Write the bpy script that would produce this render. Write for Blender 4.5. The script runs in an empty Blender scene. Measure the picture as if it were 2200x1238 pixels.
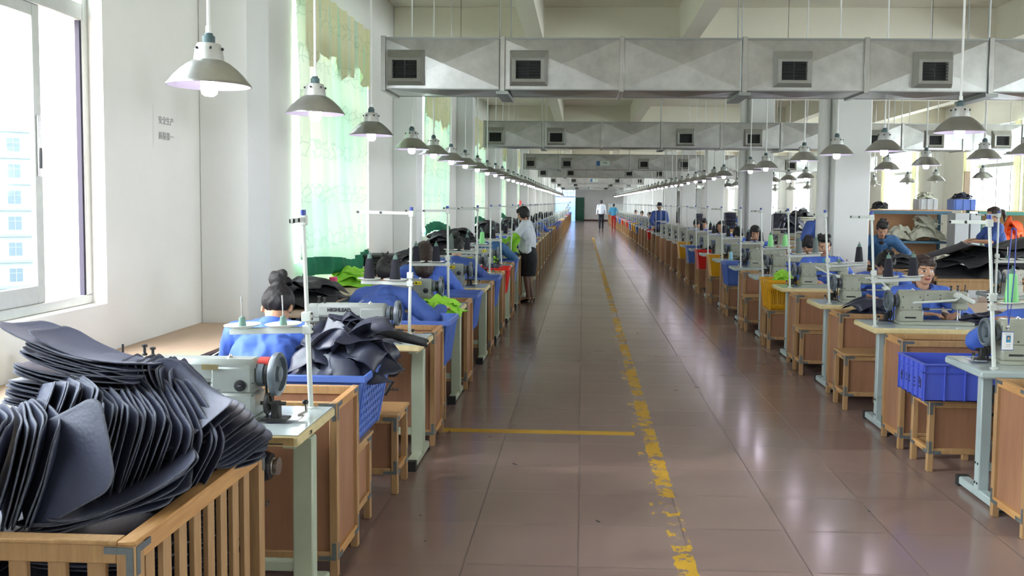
import bpy, bmesh, math, random
from mathutils import Vector, Matrix, noise, Euler
R = math.radians
PI = math.pi
rnd = random.Random(7)
scn = bpy.context.scene
COL = scn.collection

# ------------------------------------------------------------------ camera
F = 1940.0                      # focal length in pixels of the 2200 px wide frame
PX, PY = 1172.0, 555.0          # principal point
cam_d = bpy.data.cameras.new('camera')
cam = bpy.data.objects.new('camera', cam_d)
COL.objects.link(cam)
scn.camera = cam
cam_d.sensor_width = 36.0
cam_d.sensor_fit = 'HORIZONTAL'
cam_d.lens = F / 2200 * 36.0
cam_d.shift_x = (1100 - PX) / 2200
cam_d.shift_y = (PY - 619) / 2200
cam_d.clip_start, cam_d.clip_end = 0.05, 400
_d = Vector((80, 120, -F)).normalized()
_u = Vector((0.013, 1, 0))
_u = (_u - _u.dot(_d) * _d).normalized()
_r = _d.cross(_u)
CAMZ = 1.62
Rm = Matrix((_r, _d, _u))
cam.matrix_world = Matrix.Translation((0, 0, CAMZ)) @ Rm.to_4x4()

# ------------------------------------------------------------------ world, sun, daylight through the windows
world = bpy.data.worlds.new('overcast_sky')
scn.world = world
world.use_nodes = True
_wn = world.node_tree
_bg = _wn.nodes['Background']
_tc = _wn.nodes.new('ShaderNodeTexCoord')
_sx = _wn.nodes.new('ShaderNodeSeparateXYZ')
_cr = _wn.nodes.new('ShaderNodeValToRGB')
_wn.links.new(_tc.outputs['Generated'], _sx.inputs[0])
_wn.links.new(_sx.outputs['Z'], _cr.inputs[0])
_cr.color_ramp.elements[0].position = 0.0
_cr.color_ramp.elements[0].color = (1.0, 0.925, 0.94, 1)
_cr.color_ramp.elements[1].position = 0.6
_cr.color_ramp.elements[1].color = (0.98, 0.925, 0.97, 1)
_wn.links.new(_cr.outputs[0], _bg.inputs['Color'])
_bg.inputs['Strength'].default_value = 9.0

sun_d = bpy.data.lights.new('sun', 'SUN')
sun_d.energy = 0.6
sun_d.angle = R(2)
sun_d.color = (1.0, 0.95, 0.86)
sun = bpy.data.objects.new('sun', sun_d)
COL.objects.link(sun)
sun.rotation_euler = (R(58), 0, R(-75))

scn.view_settings.view_transform = 'Standard'
scn.view_settings.look = 'None'
scn.view_settings.gamma = 1
scn.view_settings.use_curve_mapping = False
scn.view_settings.exposure = 1.10

BAY = 6.25
PIL0 = 6.05                    # first wall pillar
WALL_X, RWALL_X = -2.60, 9.70
Y0, Y1 = -6.45, 80.0
CEIL, SOFF = 4.25, 3.76
WZ0, WZ1 = 1.04, 3.54
def windows_left():
    out = [(-4.3, -1.45), (1.95, 4.83)]
    k = 0
    while PIL0 + BAY * k + 4.9 < Y1 - 5:
        p = PIL0 + BAY * k
        out.append((p + 2.0, p + 4.85)); k += 1
    return out
def windows_right():
    out = []
    k = -2
    while PIL0 + BAY * k + 4.9 < Y1 - 11:
        p = PIL0 + BAY * k
        out.append((p + 1.9, p + 4.85)); k += 1
    return out
def portal(x, y0, y1, sgn):
    d = bpy.data.lights.new('daylight_portal', 'AREA')
    d.shape = 'RECTANGLE'; d.size = WZ1 - WZ0; d.size_y = y1 - y0
    d.cycles.is_portal = True
    o = bpy.data.objects.new('daylight_portal', d)
    COL.objects.link(o)
    o.location = (x, (y0 + y1) / 2, (WZ0 + WZ1) / 2)
    o.rotation_euler = (0, R(-90 * sgn), 0)
for a, b in windows_left()[:9]:
    portal(WALL_X - 0.24, a, b, 1)
for a, b in windows_right()[:9]:
    portal(RWALL_X + 0.24, a, b, -1)

# ------------------------------------------------------------------ materials
MATS = {}
def srgb(r, g, b):
    f = lambda c: (c / 255 / 12.92) if c / 255 <= 0.04045 else ((c / 255 + 0.055) / 1.055) ** 2.4
    return (f(r), f(g), f(b), 1)
def mat(name, col, rough=0.5, metal=0.0, var=0.0, scale=8.0, bump=0.0, bscale=40.0, spec=0.5, emit=None, estr=0, sheen=0, trans=0, stretch=None, col2=None, coat=0):
    m = bpy.data.materials.new(name); m.use_nodes = True
    nt = m.node_tree; b = nt.nodes['Principled BSDF']
    b.inputs['Base Color'].default_value = col
    b.inputs['Roughness'].default_value = rough
    b.inputs['Metallic'].default_value = metal
    b.inputs['Specular IOR Level'].default_value = spec
    if sheen: b.inputs['Sheen Weight'].default_value = sheen
    if coat: b.inputs['Coat Weight'].default_value = coat
    if trans: b.inputs['Transmission Weight'].default_value = trans
    if emit:
        b.inputs['Emission Color'].default_value = emit
        b.inputs['Emission Strength'].default_value = estr
    tc = nt.nodes.new('ShaderNodeTexCoord')
    mp = nt.nodes.new('ShaderNodeMapping')
    nt.links.new(tc.outputs['Object'], mp.inputs[0])
    if stretch: mp.inputs['Scale'].default_value = stretch
    if var or col2:
        n = nt.nodes.new('ShaderNodeTexNoise'); n.inputs['Scale'].default_value = scale
        n.inputs['Detail'].default_value = 6; n.inputs['Roughness'].default_value = 0.65
        nt.links.new(mp.outputs[0], n.inputs['Vector'])
        cr = nt.nodes.new('ShaderNodeValToRGB')
        cr.color_ramp.elements[0].position = 0.3; cr.color_ramp.elements[1].position = 0.7
        c2 = col2 or tuple(min(1, c * (1 + var)) for c in col[:3]) + (1,)
        c1 = col if col2 else tuple(c * (1 - var) for c in col[:3]) + (1,)
        cr.color_ramp.elements[0].color = c1; cr.color_ramp.elements[1].color = c2
        nt.links.new(n.outputs['Fac'], cr.inputs[0])
        nt.links.new(cr.outputs[0], b.inputs['Base Color'])
    if bump:
        n2 = nt.nodes.new('ShaderNodeTexNoise'); n2.inputs['Scale'].default_value = bscale
        n2.inputs['Detail'].default_value = 3
        nt.links.new(mp.outputs[0], n2.inputs['Vector'])
        bp = nt.nodes.new('ShaderNodeBump'); bp.inputs['Strength'].default_value = bump
        bp.inputs['Distance'].default_value = 0.01
        nt.links.new(n2.outputs['Fac'], bp.inputs['Height'])
        nt.links.new(bp.outputs[0], b.inputs['Normal'])
    MATS[name] = m
    return m
mat('wall_paint', (0.80, 0.80, 0.755, 1), 0.85, var=0.03, scale=1.2, bump=0.05, bscale=12)
mat('ceiling_paint', (0.78, 0.75, 0.63, 1), 0.9, var=0.03, scale=0.8)
mat('column_paint', (0.80, 0.82, 0.80, 1), 0.7, var=0.02, scale=2)
mat('galvanised', (0.47, 0.475, 0.46, 1), 0.30, 0.8, var=0.16, scale=5, bump=0.10, bscale=5)
mat('duct_trim', (0.30, 0.32, 0.31, 1), 0.4, 0.8)
mat('vent_plastic', (0.27, 0.27, 0.24, 1), 0.5, var=0.08, scale=9)
mat('vent_dark', (0.012, 0.012, 0.012, 1), 0.6)
mat('lamp_aluminium', (0.42, 0.43, 0.42, 1), 0.30, 0.9, var=0.05, scale=30)
mat('lamp_collar', (0.60, 0.62, 0.61, 1), 0.35, 0.6)
mat('lamp_inner', (0.50, 0.50, 0.55, 1), 0.35, 0.5, bump=0.3, bscale=220)
mat('lamp_socket', srgb(70, 92, 95), 0.6)
mat('lamp_rod', (0.80, 0.82, 0.80, 1), 0.5)
mat('bulb_glow', (0.9, 0.9, 0.95, 1), 0.4, emit=(0.94, 0.80, 1.0, 1), estr=14)
mat('bulb_off', (0.85, 0.85, 0.82, 1), 0.3)
mat('aluminium', (0.58, 0.60, 0.57, 1), 0.42, 0.35, var=0.05, scale=20)
mat('window_rubber', (0.008, 0.008, 0.03, 1), 0.6)
mat('pine', srgb(182, 146, 104), 0.55, stretch=(14, 14, 1.2), scale=4, col2=srgb(160, 122, 82))
mat('pine_pale', srgb(190, 152, 104), 0.55, stretch=(14, 14, 1.2), scale=4, col2=srgb(166, 128, 86))
mat('pine_along', srgb(206, 160, 104), 0.5, stretch=(10, 1.2, 10), scale=4, col2=srgb(180, 130, 80))
mat('ply_red', srgb(146, 104, 78), 0.5, stretch=(6, 6, 1.0), scale=3, col2=srgb(166, 120, 90))
mat('ply_dark', srgb(112, 62, 42), 0.55, stretch=(6, 6, 1.0), scale=3, col2=srgb(92, 50, 34))
mat('ply_grey', srgb(128, 122, 104), 0.7, var=0.12, scale=8)
mat('worktop_ply', srgb(196, 172, 146), 0.6, var=0.06, scale=3, stretch=(3, 1, 3))
mat('worktop_edge', srgb(48, 70, 92), 0.6)
mat('bracket_steel', srgb(120, 128, 132), 0.45, 0.6, var=0.15, scale=40)
mat('laminate', srgb(190, 200, 200), 0.16, var=0.04, scale=12, coat=0.3)
mat('table_edge', srgb(214, 198, 150), 0.5, var=0.10, scale=30)
mat('frame_green', srgb(176, 186, 164), 0.45, var=0.05, scale=6)
mat('frame_grey', srgb(170, 184, 184), 0.4, var=0.05, scale=6)
mat('rubber', (0.02, 0.02, 0.02, 1), 0.7)
mat('machine_grey', srgb(150, 156, 152), 0.38, var=0.06, scale=10, coat=0.15)
mat('machine_beige', srgb(160, 163, 148), 0.42, var=0.08, scale=10, coat=0.1)
mat('machine_pale', srgb(206, 206, 196), 0.4, var=0.04, scale=10)
mat('wheel_grey', srgb(92, 102, 110), 0.35, var=0.05, scale=20, coat=0.2)
mat('steel', (0.62, 0.62, 0.62, 1), 0.25, 0.9)
mat('dark_steel', (0.05, 0.05, 0.05, 1), 0.4, 0.6)
mat('dark_metal', (0.03, 0.03, 0.03, 1), 0.5, 0.3)
mat('black_plastic', (0.02, 0.022, 0.025, 1), 0.4)
mat('red_plastic', srgb(214, 70, 60), 0.4)
mat('red_basket', srgb(214, 34, 26), 0.4, var=0.05)
mat('yellow_basket', srgb(222, 162, 24), 0.4, var=0.05)
mat('green_plastic', srgb(40, 120, 90), 0.4)
mat('blue_basket', srgb(82, 112, 190), 0.42, var=0.06, scale=6)
mat('blue_bin', srgb(84, 102, 206), 0.38, var=0.04, scale=6)
mat('blue_plastic', srgb(50, 70, 160), 0.4)
mat('stand_white', srgb(206, 212, 206), 0.35, var=0.03, scale=20)
mat('spool_plate', srgb(222, 226, 220), 0.3, spec=0.6)
mat('thread_black', (0.012, 0.012, 0.022, 1), 0.8, bump=0.3, bscale=300)
mat('thread_green', srgb(150, 225, 150), 0.8, bump=0.3, bscale=300)
mat('thread_blue', srgb(150, 205, 225), 0.8, bump=0.3, bscale=300)
mat('thread_grey', srgb(110, 120, 118), 0.8, bump=0.3, bscale=300)
mat('spool_core', srgb(92, 122, 112), 0.6)
mat('ink', (0.03, 0.03, 0.04, 1), 0.7)
mat('ink_faint', (0.36, 0.37, 0.37, 1), 0.8)
mat('white_paper', (0.85, 0.86, 0.86, 1), 0.7)
mat('yellow_label', srgb(232, 214, 40), 0.5)
mat('pad_fabric', srgb(62, 66, 90), 0.55, var=0.18, scale=5, bump=0.12, bscale=90)
mat('pad_edge', srgb(86, 89, 102), 0.8, var=0.35, scale=60)
mat('cloth_black', srgb(40, 41, 44), 0.65, var=0.15, scale=5, bump=0.1, bscale=60)
mat('cloth_slate', srgb(46, 49, 66), 0.42, var=0.14, scale=4, bump=0.08, bscale=60)
mat('cloth_lime', srgb(150, 215, 60), 0.7, var=0.08, scale=8)
mat('cloth_orange', srgb(245, 96, 34), 0.6, var=0.15, scale=8)
mat('cloth_pale', srgb(205, 206, 190), 0.6, var=0.15, scale=9)
mat('plastic_wrap', srgb(205, 205, 215), 0.25, var=0.12, scale=30, bump=0.5, bscale=60)
mat('curtain_green_hem', srgb(26, 118, 84), 0.8, var=0.15, scale=6)
mat('brass', (0.55, 0.47, 0.25, 1), 0.35, 0.8)
mat('rack_blue', srgb(70, 112, 136), 0.5)
mat('rack_teal', srgb(50, 124, 112), 0.5)
mat('rack_board', srgb(206, 156, 112), 0.6, var=0.06, scale=2)
mat('rack_board_b', srgb(190, 158, 104), 0.6, var=0.06, scale=2)
mat('cabinet_white', srgb(190, 194, 198), 0.5)
mat('door_green', srgb(24, 96, 66), 0.45)
mat('door_blue', srgb(176, 206, 236), 0.5)
mat('bars_dark', srgb(60, 66, 74), 0.5)
mat('fire_red', srgb(190, 40, 34), 0.5)
mat('sign_blue', srgb(36, 92, 150), 0.4)
mat('sign_white', srgb(196, 208, 196), 0.5)
mat('facade', srgb(92, 104, 106), 0.8, var=0.04, scale=0.3)
mat('facade_window', srgb(38, 56, 66), 0.3)
mat('facade_band', srgb(80, 92, 94), 0.8)
# people
mat('skin', srgb(196, 150, 122), 0.5, var=0.04, scale=12)
mat('skin_dark', srgb(160, 112, 88), 0.5, var=0.04, scale=12)
mat('lips', srgb(160, 86, 80), 0.5)
mat('eye_white', srgb(220, 214, 206), 0.3)
mat('eye_dark', srgb(22, 16, 14), 0.3)
mat('hair_black', srgb(18, 15, 17), 0.5, var=0.3, scale=4, stretch=(30, 30, 3), bump=0.4, bscale=20)
mat('hair_brown', srgb(50, 34, 28), 0.45, var=0.3, scale=4, stretch=(30, 30, 3), bump=0.4, bscale=20)
mat('jacket_blue', srgb(74, 108, 198), 0.7, var=0.07, scale=6, bump=0.25, bscale=16)
mat('jacket_deep', srgb(58, 86, 156), 0.7, var=0.07, scale=6, bump=0.25, bscale=16)
mat('jacket_teal', srgb(54, 98, 142), 0.7, var=0.07, scale=6, bump=0.25, bscale=16)
mat('shirt_inner', srgb(60, 150, 190), 0.7)
mat('shirt_dark', srgb(50, 44, 42), 0.8)
mat('shirt_white', srgb(214, 222, 232), 0.7, var=0.03, scale=6, bump=0.2, bscale=16)
mat('skirt_black', srgb(16, 17, 24), 0.75)
mat('trousers_dark', srgb(26, 28, 40), 0.75)
mat('stocking', srgb(120, 92, 78), 0.5)
mat('shoe_black', srgb(12, 12, 12), 0.25)
mat('pink', srgb(240, 80, 130), 0.4)

def mat_mixed(name, col, fac_transp, tint=(1, 1, 1, 1), trans_col=None, rough=0.0):
    m = bpy.data.materials.new(name); m.use_nodes = True
    nt = m.node_tree; nt.nodes.clear()
    out = nt.nodes.new('ShaderNodeOutputMaterial')
    mix = nt.nodes.new('ShaderNodeMixShader')
    tr = nt.nodes.new('ShaderNodeBsdfTransparent'); tr.inputs[0].default_value = tint
    nt.links.new(mix.outputs[0], out.inputs[0])
    return m, nt, mix, tr
# window glass: thin pane, mostly straight through, a little mirror-like
m, nt, mix, tr = mat_mixed('window_glass', None, 0, (0.88, 0.965, 0.98, 1))
gl = nt.nodes.new('ShaderNodeBsdfGlossy'); gl.inputs['Roughness'].default_value = 0.03
mix.inputs[0].default_value = 0.07
nt.links.new(tr.outputs[0], mix.inputs[1]); nt.links.new(gl.outputs[0], mix.inputs[2])
MATS['window_glass'] = m
# clear plastic
m, nt, mix, tr = mat_mixed('clear_plastic', None, 0, (0.9, 0.93, 0.95, 1))
gl = nt.nodes.new('ShaderNodeBsdfGlossy'); gl.inputs['Roughness'].default_value = 0.1
mix.inputs[0].default_value = 0.25
nt.links.new(tr.outputs[0], mix.inputs[1]); nt.links.new(gl.outputs[0], mix.inputs[2])
MATS['clear_plastic'] = m
# curtain cloth: thin, lets daylight through, printed with pale green sprigs
def curtain_mat(name, c0, c1, cpat):
    m, nt, mix, tr = mat_mixed(name, None, 0, (0.9, 1.0, 0.9, 1))
    tc = nt.nodes.new('ShaderNodeTexCoord')
    wv = nt.nodes.new('ShaderNodeTexNoise'); wv.inputs['Scale'].default_value = 0.9
    nt.links.new(tc.outputs['Object'], wv.inputs['Vector'])
    cr = nt.nodes.new('ShaderNodeValToRGB')
    cr.color_ramp.elements[0].color = c0; cr.color_ramp.elements[1].color = c1
    cr.color_ramp.elements[0].position = 0.4; cr.color_ramp.elements[1].position = 0.6
    nt.links.new(wv.outputs['Fac'], cr.inputs[0])
    # sprig print in horizontal bands
    sp = nt.nodes.new('ShaderNodeSeparateXYZ'); nt.links.new(tc.outputs['Object'], sp.inputs[0])
    md = nt.nodes.new('ShaderNodeMath'); md.operation = 'PINGPONG'; md.inputs[1].default_value = 0.21
    nt.links.new(sp.outputs['Z'], md.inputs[0])
    lt = nt.nodes.new('ShaderNodeMath'); lt.operation = 'LESS_THAN'; lt.inputs[1].default_value = 0.09
    nt.links.new(md.outputs[0], lt.inputs[0])
    vo = nt.nodes.new('ShaderNodeTexVoronoi'); vo.feature = 'DISTANCE_TO_EDGE'; vo.inputs['Scale'].default_value = 11
    nt.links.new(tc.outputs['Object'], vo.inputs['Vector'])
    lt2 = nt.nodes.new('ShaderNodeMath'); lt2.operation = 'LESS_THAN'; lt2.inputs[1].default_value = 0.05
    nt.links.new(vo.outputs['Distance'], lt2.inputs[0])
    mu = nt.nodes.new('ShaderNodeMath'); mu.operation = 'MULTIPLY'
    nt.links.new(lt.outputs[0], mu.inputs[0]); nt.links.new(lt2.outputs[0], mu.inputs[1])
    mu2 = nt.nodes.new('ShaderNodeMath'); mu2.operation = 'MULTIPLY'; mu2.inputs[1].default_value = 0.35
    nt.links.new(mu.outputs[0], mu2.inputs[0])
    mc = nt.nodes.new('ShaderNodeMix'); mc.data_type = 'RGBA'
    nt.links.new(mu2.outputs[0], mc.inputs['Factor']); nt.links.new(cr.outputs[0], mc.inputs['A']); mc.inputs['B'].default_value = cpat
    di = nt.nodes.new('ShaderNodeBsdfDiffuse'); tl = nt.nodes.new('ShaderNodeBsdfTranslucent')
    nt.links.new(mc.outputs['Result'], di.inputs[0]); nt.links.new(mc.outputs['Result'], tl.inputs[0])
    m2 = nt.nodes.new('ShaderNodeMixShader'); m2.inputs[0].default_value = 0.075
    nt.links.new(di.outputs[0], m2.inputs[1]); nt.links.new(tl.outputs[0], m2.inputs[2])
    mix.inputs[0].default_value = 0.99
    nt.links.new(tr.outputs[0], mix.inputs[1]); nt.links.new(m2.outputs[0], mix.inputs[2])
    MATS[name] = m
curtain_mat('curtain_cloth', (0.60, 0.86, 0.66, 1), (0.80, 0.86, 0.68, 1), (0.25, 0.45, 0.35, 1))
curtain_mat('curtain_cream', (0.84, 0.82, 0.52, 1), (0.90, 0.86, 0.62, 1), (0.55, 0.6, 0.4, 1))

# floor: glossy brown-pink ceramic tiles, dark joints, worn yellow lane paint
TS = 0.5135
def floor_mat():
    m = bpy.data.materials.new('floor_tiles'); m.use_nodes = True
    nt = m.node_tree; b = nt.nodes['Principled BSDF']; N = nt.nodes.new; L = nt.links.new
    tc = N('ShaderNodeTexCoord'); sp = N('ShaderNodeSeparateXYZ'); L(tc.outputs['Object'], sp.inputs[0])
    def M(op, a, c=None, v=None):
        n = N('ShaderNodeMath'); n.operation = op
        if isinstance(a, (int, float)): n.inputs[0].default_value = a
        else: L(a, n.inputs[0])
        if c is not None:
            if isinstance(c, (int, float)): n.inputs[1].default_value = c
            else: L(c, n.inputs[1])
        return n.outputs[0]
    def joint(s, off, half=0.003):
        a = M('ADD', s, off); p = M('PINGPONG', a, TS / 2)
        return M('LESS_THAN', p, half)
    jx = joint(sp.outputs['X'], 50 * TS); jy = joint(sp.outputs['Y'], 50 * TS - 3.93)
    j = M('MAXIMUM', jx, jy)
    # each tile a slightly different tone
    fx = M('FLOOR', M('DIVIDE', M('ADD', sp.outputs['X'], 50 * TS), TS)); fy = M('FLOOR', M('DIVIDE', M('ADD', sp.outputs['Y'], 50 * TS - 3.93), TS))
    cb = N('ShaderNodeCombineXYZ'); L(fx, cb.inputs[0]); L(fy, cb.inputs[1])
    wn = N('ShaderNodeTexWhiteNoise'); wn.noise_dimensions = '3D'; L(cb.outputs[0], wn.inputs['Vector'])
    ns = N('ShaderNodeTexNoise'); ns.inputs['Scale'].default_value = 1.1; ns.inputs['Detail'].default_value = 5; L(tc.outputs['Object'], ns.inputs['Vector'])
    mixv = M('ADD', M('MULTIPLY', wn.outputs['Value'], 0.35), M('MULTIPLY', ns.outputs['Fac'], 0.65))
    cr = N('ShaderNodeValToRGB'); L(mixv, cr.inputs[0])
    cr.color_ramp.elements[0].position = 0.25; cr.color_ramp.elements[0].color = srgb(134, 112, 107)
    cr.color_ramp.elements[1].position = 0.75; cr.color_ramp.elements[1].color = srgb(148, 125, 118)
    mj = N('ShaderNodeMix'); mj.data_type = 'RGBA'; L(M('MULTIPLY', j, 0.6), mj.inputs['Factor']); L(cr.outputs[0], mj.inputs['A']); mj.inputs['B'].default_value = srgb(66, 58, 54)
    # yellow lane paint
    wob = N('ShaderNodeTexNoise'); wob.inputs['Scale'].default_value = 9; wob.inputs['Detail'].default_value = 6; L(tc.outputs['Object'], wob.inputs['Vector'])
    wear = N('ShaderNodeTexNoise'); wear.inputs['Scale'].default_value = 3.3; wear.inputs['Detail'].default_value = 8; wear.inputs['Roughness'].default_value = 0.75; L(tc.outputs['Object'], wear.inputs['Vector'])
    dx = M('ABSOLUTE', M('SUBTRACT', M('ADD', sp.outputs['X'], M('MULTIPLY', M('SUBTRACT', wob.outputs['Fac'], 0.5), 0.05)), 0.485))
    la = M('LESS_THAN', dx, 0.048)
    lane = M('MULTIPLY', M('MULTIPLY', la, M('GREATER_THAN', wear.outputs['Fac'], 0.47)), M('LESS_THAN', sp.outputs['Y'], 42))
    dx2 = M('LESS_THAN', M('ABSOLUTE', M('SUBTRACT', sp.outputs['X'], 0.43)), 0.05)
    lane2 = M('MULTIPLY', M('MULTIPLY', dx2, M('GREATER_THAN', wear.outputs['Fac'], 0.56)), M('LESS_THAN', sp.outputs['Y'], 12))
    dy = M('ABSOLUTE', M('SUBTRACT', sp.outputs['Y'], 6.28)); lb = M('LESS_THAN', dy, 0.052)
    lbx = M('MULTIPLY', M('GREATER_THAN', sp.outputs['X'], -1.02), M('LESS_THAN', sp.outputs['X'], 0.385))
    cross = M('MULTIPLY', M('MULTIPLY', lb, lbx), M('GREATER_THAN', wear.outputs['Fac'], 0.33))
    pm = M('MAXIMUM', M('MAXIMUM', lane, lane2), cross)
    mp = N('ShaderNodeMix'); mp.data_type = 'RGBA'; L(M('MULTIPLY', pm, 0.9), mp.inputs['Factor']); L(mj.outputs['Result'], mp.inputs['A']); mp.inputs['B'].default_value = srgb(206, 160, 20)
    L(mp.outputs['Result'], b.inputs['Base Color'])
    rr = N('ShaderNodeMapRange'); L(ns.outputs['Fac'], rr.inputs[0]); rr.inputs[3].default_value = 0.10; rr.inputs[4].default_value = 0.24
    ro = M('ADD', rr.outputs[0], M('MULTIPLY', M('MAXIMUM', j, pm), 0.35)); L(ro, b.inputs['Roughness'])
    b.inputs['Specular IOR Level'].default_value = 0.55
    # gentle per-tile tilt and waviness
    bn = N('ShaderNodeTexNoise'); bn.inputs['Scale'].default_value = 2.2; L(tc.outputs['Object'], bn.inputs['Vector'])
    h = M('ADD', M('MULTIPLY', bn.outputs['Fac'], 0.6), M('MULTIPLY', j, -0.3))
    bp = N('ShaderNodeBump'); bp.inputs['Strength'].default_value = 0.12; bp.inputs['Distance'].default_value = 0.02
    L(h, bp.inputs['Height']); L(bp.outputs[0], b.inputs['Normal'])
    MATS['floor_tiles'] = m
floor_mat()
def tile_mat():
    m = bpy.data.materials.new('pink_tiles'); m.use_nodes = True
    nt = m.node_tree; b = nt.nodes['Principled BSDF']
    tc = nt.nodes.new('ShaderNodeTexCoord'); mp = nt.nodes.new('ShaderNodeMapping'); mp.inputs['Rotation'].default_value = (R(90), 0, 0)
    br = nt.nodes.new('ShaderNodeTexBrick'); br.offset = 0; br.inputs['Scale'].default_value = 1
    br.inputs['Brick Width'].default_value = 0.045; br.inputs['Row Height'].default_value = 0.045; br.inputs['Mortar Size'].default_value = 0.003
    br.inputs['Color1'].default_value = srgb(226, 176, 168); br.inputs['Color2'].default_value = srgb(232, 188, 178); br.inputs['Mortar'].default_value = srgb(235, 232, 228)
    nt.links.new(tc.outputs['Object'], mp.inputs[0]); nt.links.new(mp.outputs[0], br.inputs['Vector']); nt.links.new(br.outputs['Color'], b.inputs['Base Color'])
    b.inputs['Roughness'].default_value = 0.4
    MATS['pink_tiles'] = m
tile_mat()

# ------------------------------------------------------------------ mesh helper
class MB:
    def __init__(s, *mats):
        s.v = []; s.f = []; s.m = []; s.mats = list(mats); s.cur = 0; s.T = None
    def use(s, name):
        if name not in s.mats: s.mats.append(name)
        s.cur = s.mats.index(name); return s
    def add(s, vs, fs):
        b = len(s.v)
        if s.T is not None: vs = [s.T @ Vector(v) for v in vs]
        s.v += [tuple(v) for v in vs]
        s.f += [tuple(i + b for i in f) for f in fs]
        s.m += [s.cur] * len(fs)
        return s
    def box(s, x0, x1, y0, y1, z0, z1, rot=None, bev=0):
        if bev:
            c = min(bev, (x1 - x0) / 2.01, (y1 - y0) / 2.01, (z1 - z0) / 2.01)
            return s.cbox(x0, x1, y0, y1, z0, z1, c, rot)
        vs = [(x, y, z) for x in (x0, x1) for y in (y0, y1) for z in (z0, z1)]
        if rot: vs = [rot @ Vector(v) for v in vs]
        return s.add(vs, [(0, 1, 3, 2), (4, 6, 7, 5), (0, 4, 5, 1), (2, 3, 7, 6), (0, 2, 6, 4), (1, 5, 7, 3)])
    def cbox(s, x0, x1, y0, y1, z0, z1, c, rot=None):
        X = (x0, x1); Y = (y0, y1); Z = (z0, z1); vs = []; idx = {}
        sg = (1, -1)
        for i in (0, 1):
            for j in (0, 1):
                for k in (0, 1):
                    px, py, pz = X[i], Y[j], Z[k]; dx, dy, dz = sg[i] * c, sg[j] * c, sg[k] * c
                    for a, p in enumerate(((px, py + dy, pz + dz), (px + dx, py, pz + dz), (px + dx, py + dy, pz))):
                        idx[i, j, k, a] = len(vs); vs.append(Vector(p))
        F = []
        for i in (0, 1): F.append([idx[i, 0, 0, 0], idx[i, 0, 1, 0], idx[i, 1, 1, 0], idx[i, 1, 0, 0]])
        for j in (0, 1): F.append([idx[0, j, 0, 1], idx[1, j, 0, 1], idx[1, j, 1, 1], idx[0, j, 1, 1]])
        for k in (0, 1): F.append([idx[0, 0, k, 2], idx[0, 1, k, 2], idx[1, 1, k, 2], idx[1, 0, k, 2]])
        for j in (0, 1):
            for k in (0, 1): F.append([idx[0, j, k, 1], idx[1, j, k, 1], idx[1, j, k, 2], idx[0, j, k, 2]])
        for i in (0, 1):
            for k in (0, 1): F.append([idx[i, 0, k, 0], idx[i, 1, k, 0], idx[i, 1, k, 2], idx[i, 0, k, 2]])
        for i in (0, 1):
            for j in (0, 1): F.append([idx[i, j, 0, 0], idx[i, j, 1, 0], idx[i, j, 1, 1], idx[i, j, 0, 1]])
        for i in (0, 1):
            for j in (0, 1):
                for k in (0, 1): F.append([idx[i, j, k, 0], idx[i, j, k, 1], idx[i, j, k, 2]])
        cen = Vector(((x0 + x1) / 2, (y0 + y1) / 2, (z0 + z1) / 2)); out = []
        for f in F:
            a, b_, c_ = vs[f[0]], vs[f[1]], vs[f[2]]
            n = (b_ - a).cross(c_ - a); m = sum((vs[q] for q in f), Vector()) / len(f)
            out.append(f if n.dot(m - cen) > 0 else f[::-1])
        if rot: vs = [rot @ v for v in vs]
        return s.add(vs, out)
    def tube(s, pts, r, n=10, caps=True, flat=None):
        pts = [Vector(p) for p in pts]; rr = r if isinstance(r, (list, tuple)) else [r] * len(pts)
        vs = []; fs = []; up = None
        for i, p in enumerate(pts):
            d = (pts[min(i + 1, len(pts) - 1)] - pts[max(i - 1, 0)]).normalized()
            if up is None:
                up = Vector((0, 0, 1)) if abs(d.z) < 0.9 else Vector((1, 0, 0))
            a = d.cross(up).normalized(); b = a.cross(d).normalized(); up = b
            for k in range(n):
                t = 2 * PI * k / n
                q = math.cos(t) * a * rr[i] + math.sin(t) * b * rr[i] * (flat or 1)
                vs.append(p + q)
        for i in range(len(pts) - 1):
            for k in range(n):
                k2 = (k + 1) % n
                fs.append((i * n + k, i * n + k2, (i + 1) * n + k2, (i + 1) * n + k))
        if caps:
            fs.append(tuple(range(n))[::-1]); fs.append(tuple((len(pts) - 1) * n + k for k in range(n)))
        return s.add(vs, fs)
    def cyl(s, p0, p1, r0, r1=None, n=12):
        return s.tube([p0, p1], [r0, r0 if r1 is None else r1], n)
    def lathe(s, prof, c=(0, 0, 0), n=24, axis='z', close=False):
        vs = []; fs = []
        for (r, h) in prof:
            for k in range(n):
                t = 2 * PI * k / n
                a, b = r * math.cos(t), r * math.sin(t)
                p = (a, b, h) if axis == 'z' else ((h, a, b) if axis == 'x' else (b, h, a))
                vs.append((p[0] + c[0], p[1] + c[1], p[2] + c[2]))
        m = len(prof)
        for i in range(m - 1 + (1 if close else 0)):
            i2 = (i + 1) % m
            for k in range(n):
                k2 = (k + 1) % n
                fs.append((i * n + k, i * n + k2, i2 * n + k2, i2 * n + k))
        if not close:
            if prof[0][0] > 1e-5: fs.append(tuple(range(n))[::-1])
            if prof[-1][0] > 1e-5: fs.append(tuple((m - 1) * n + k for k in range(n)))
        return s.add(vs, fs)
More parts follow.
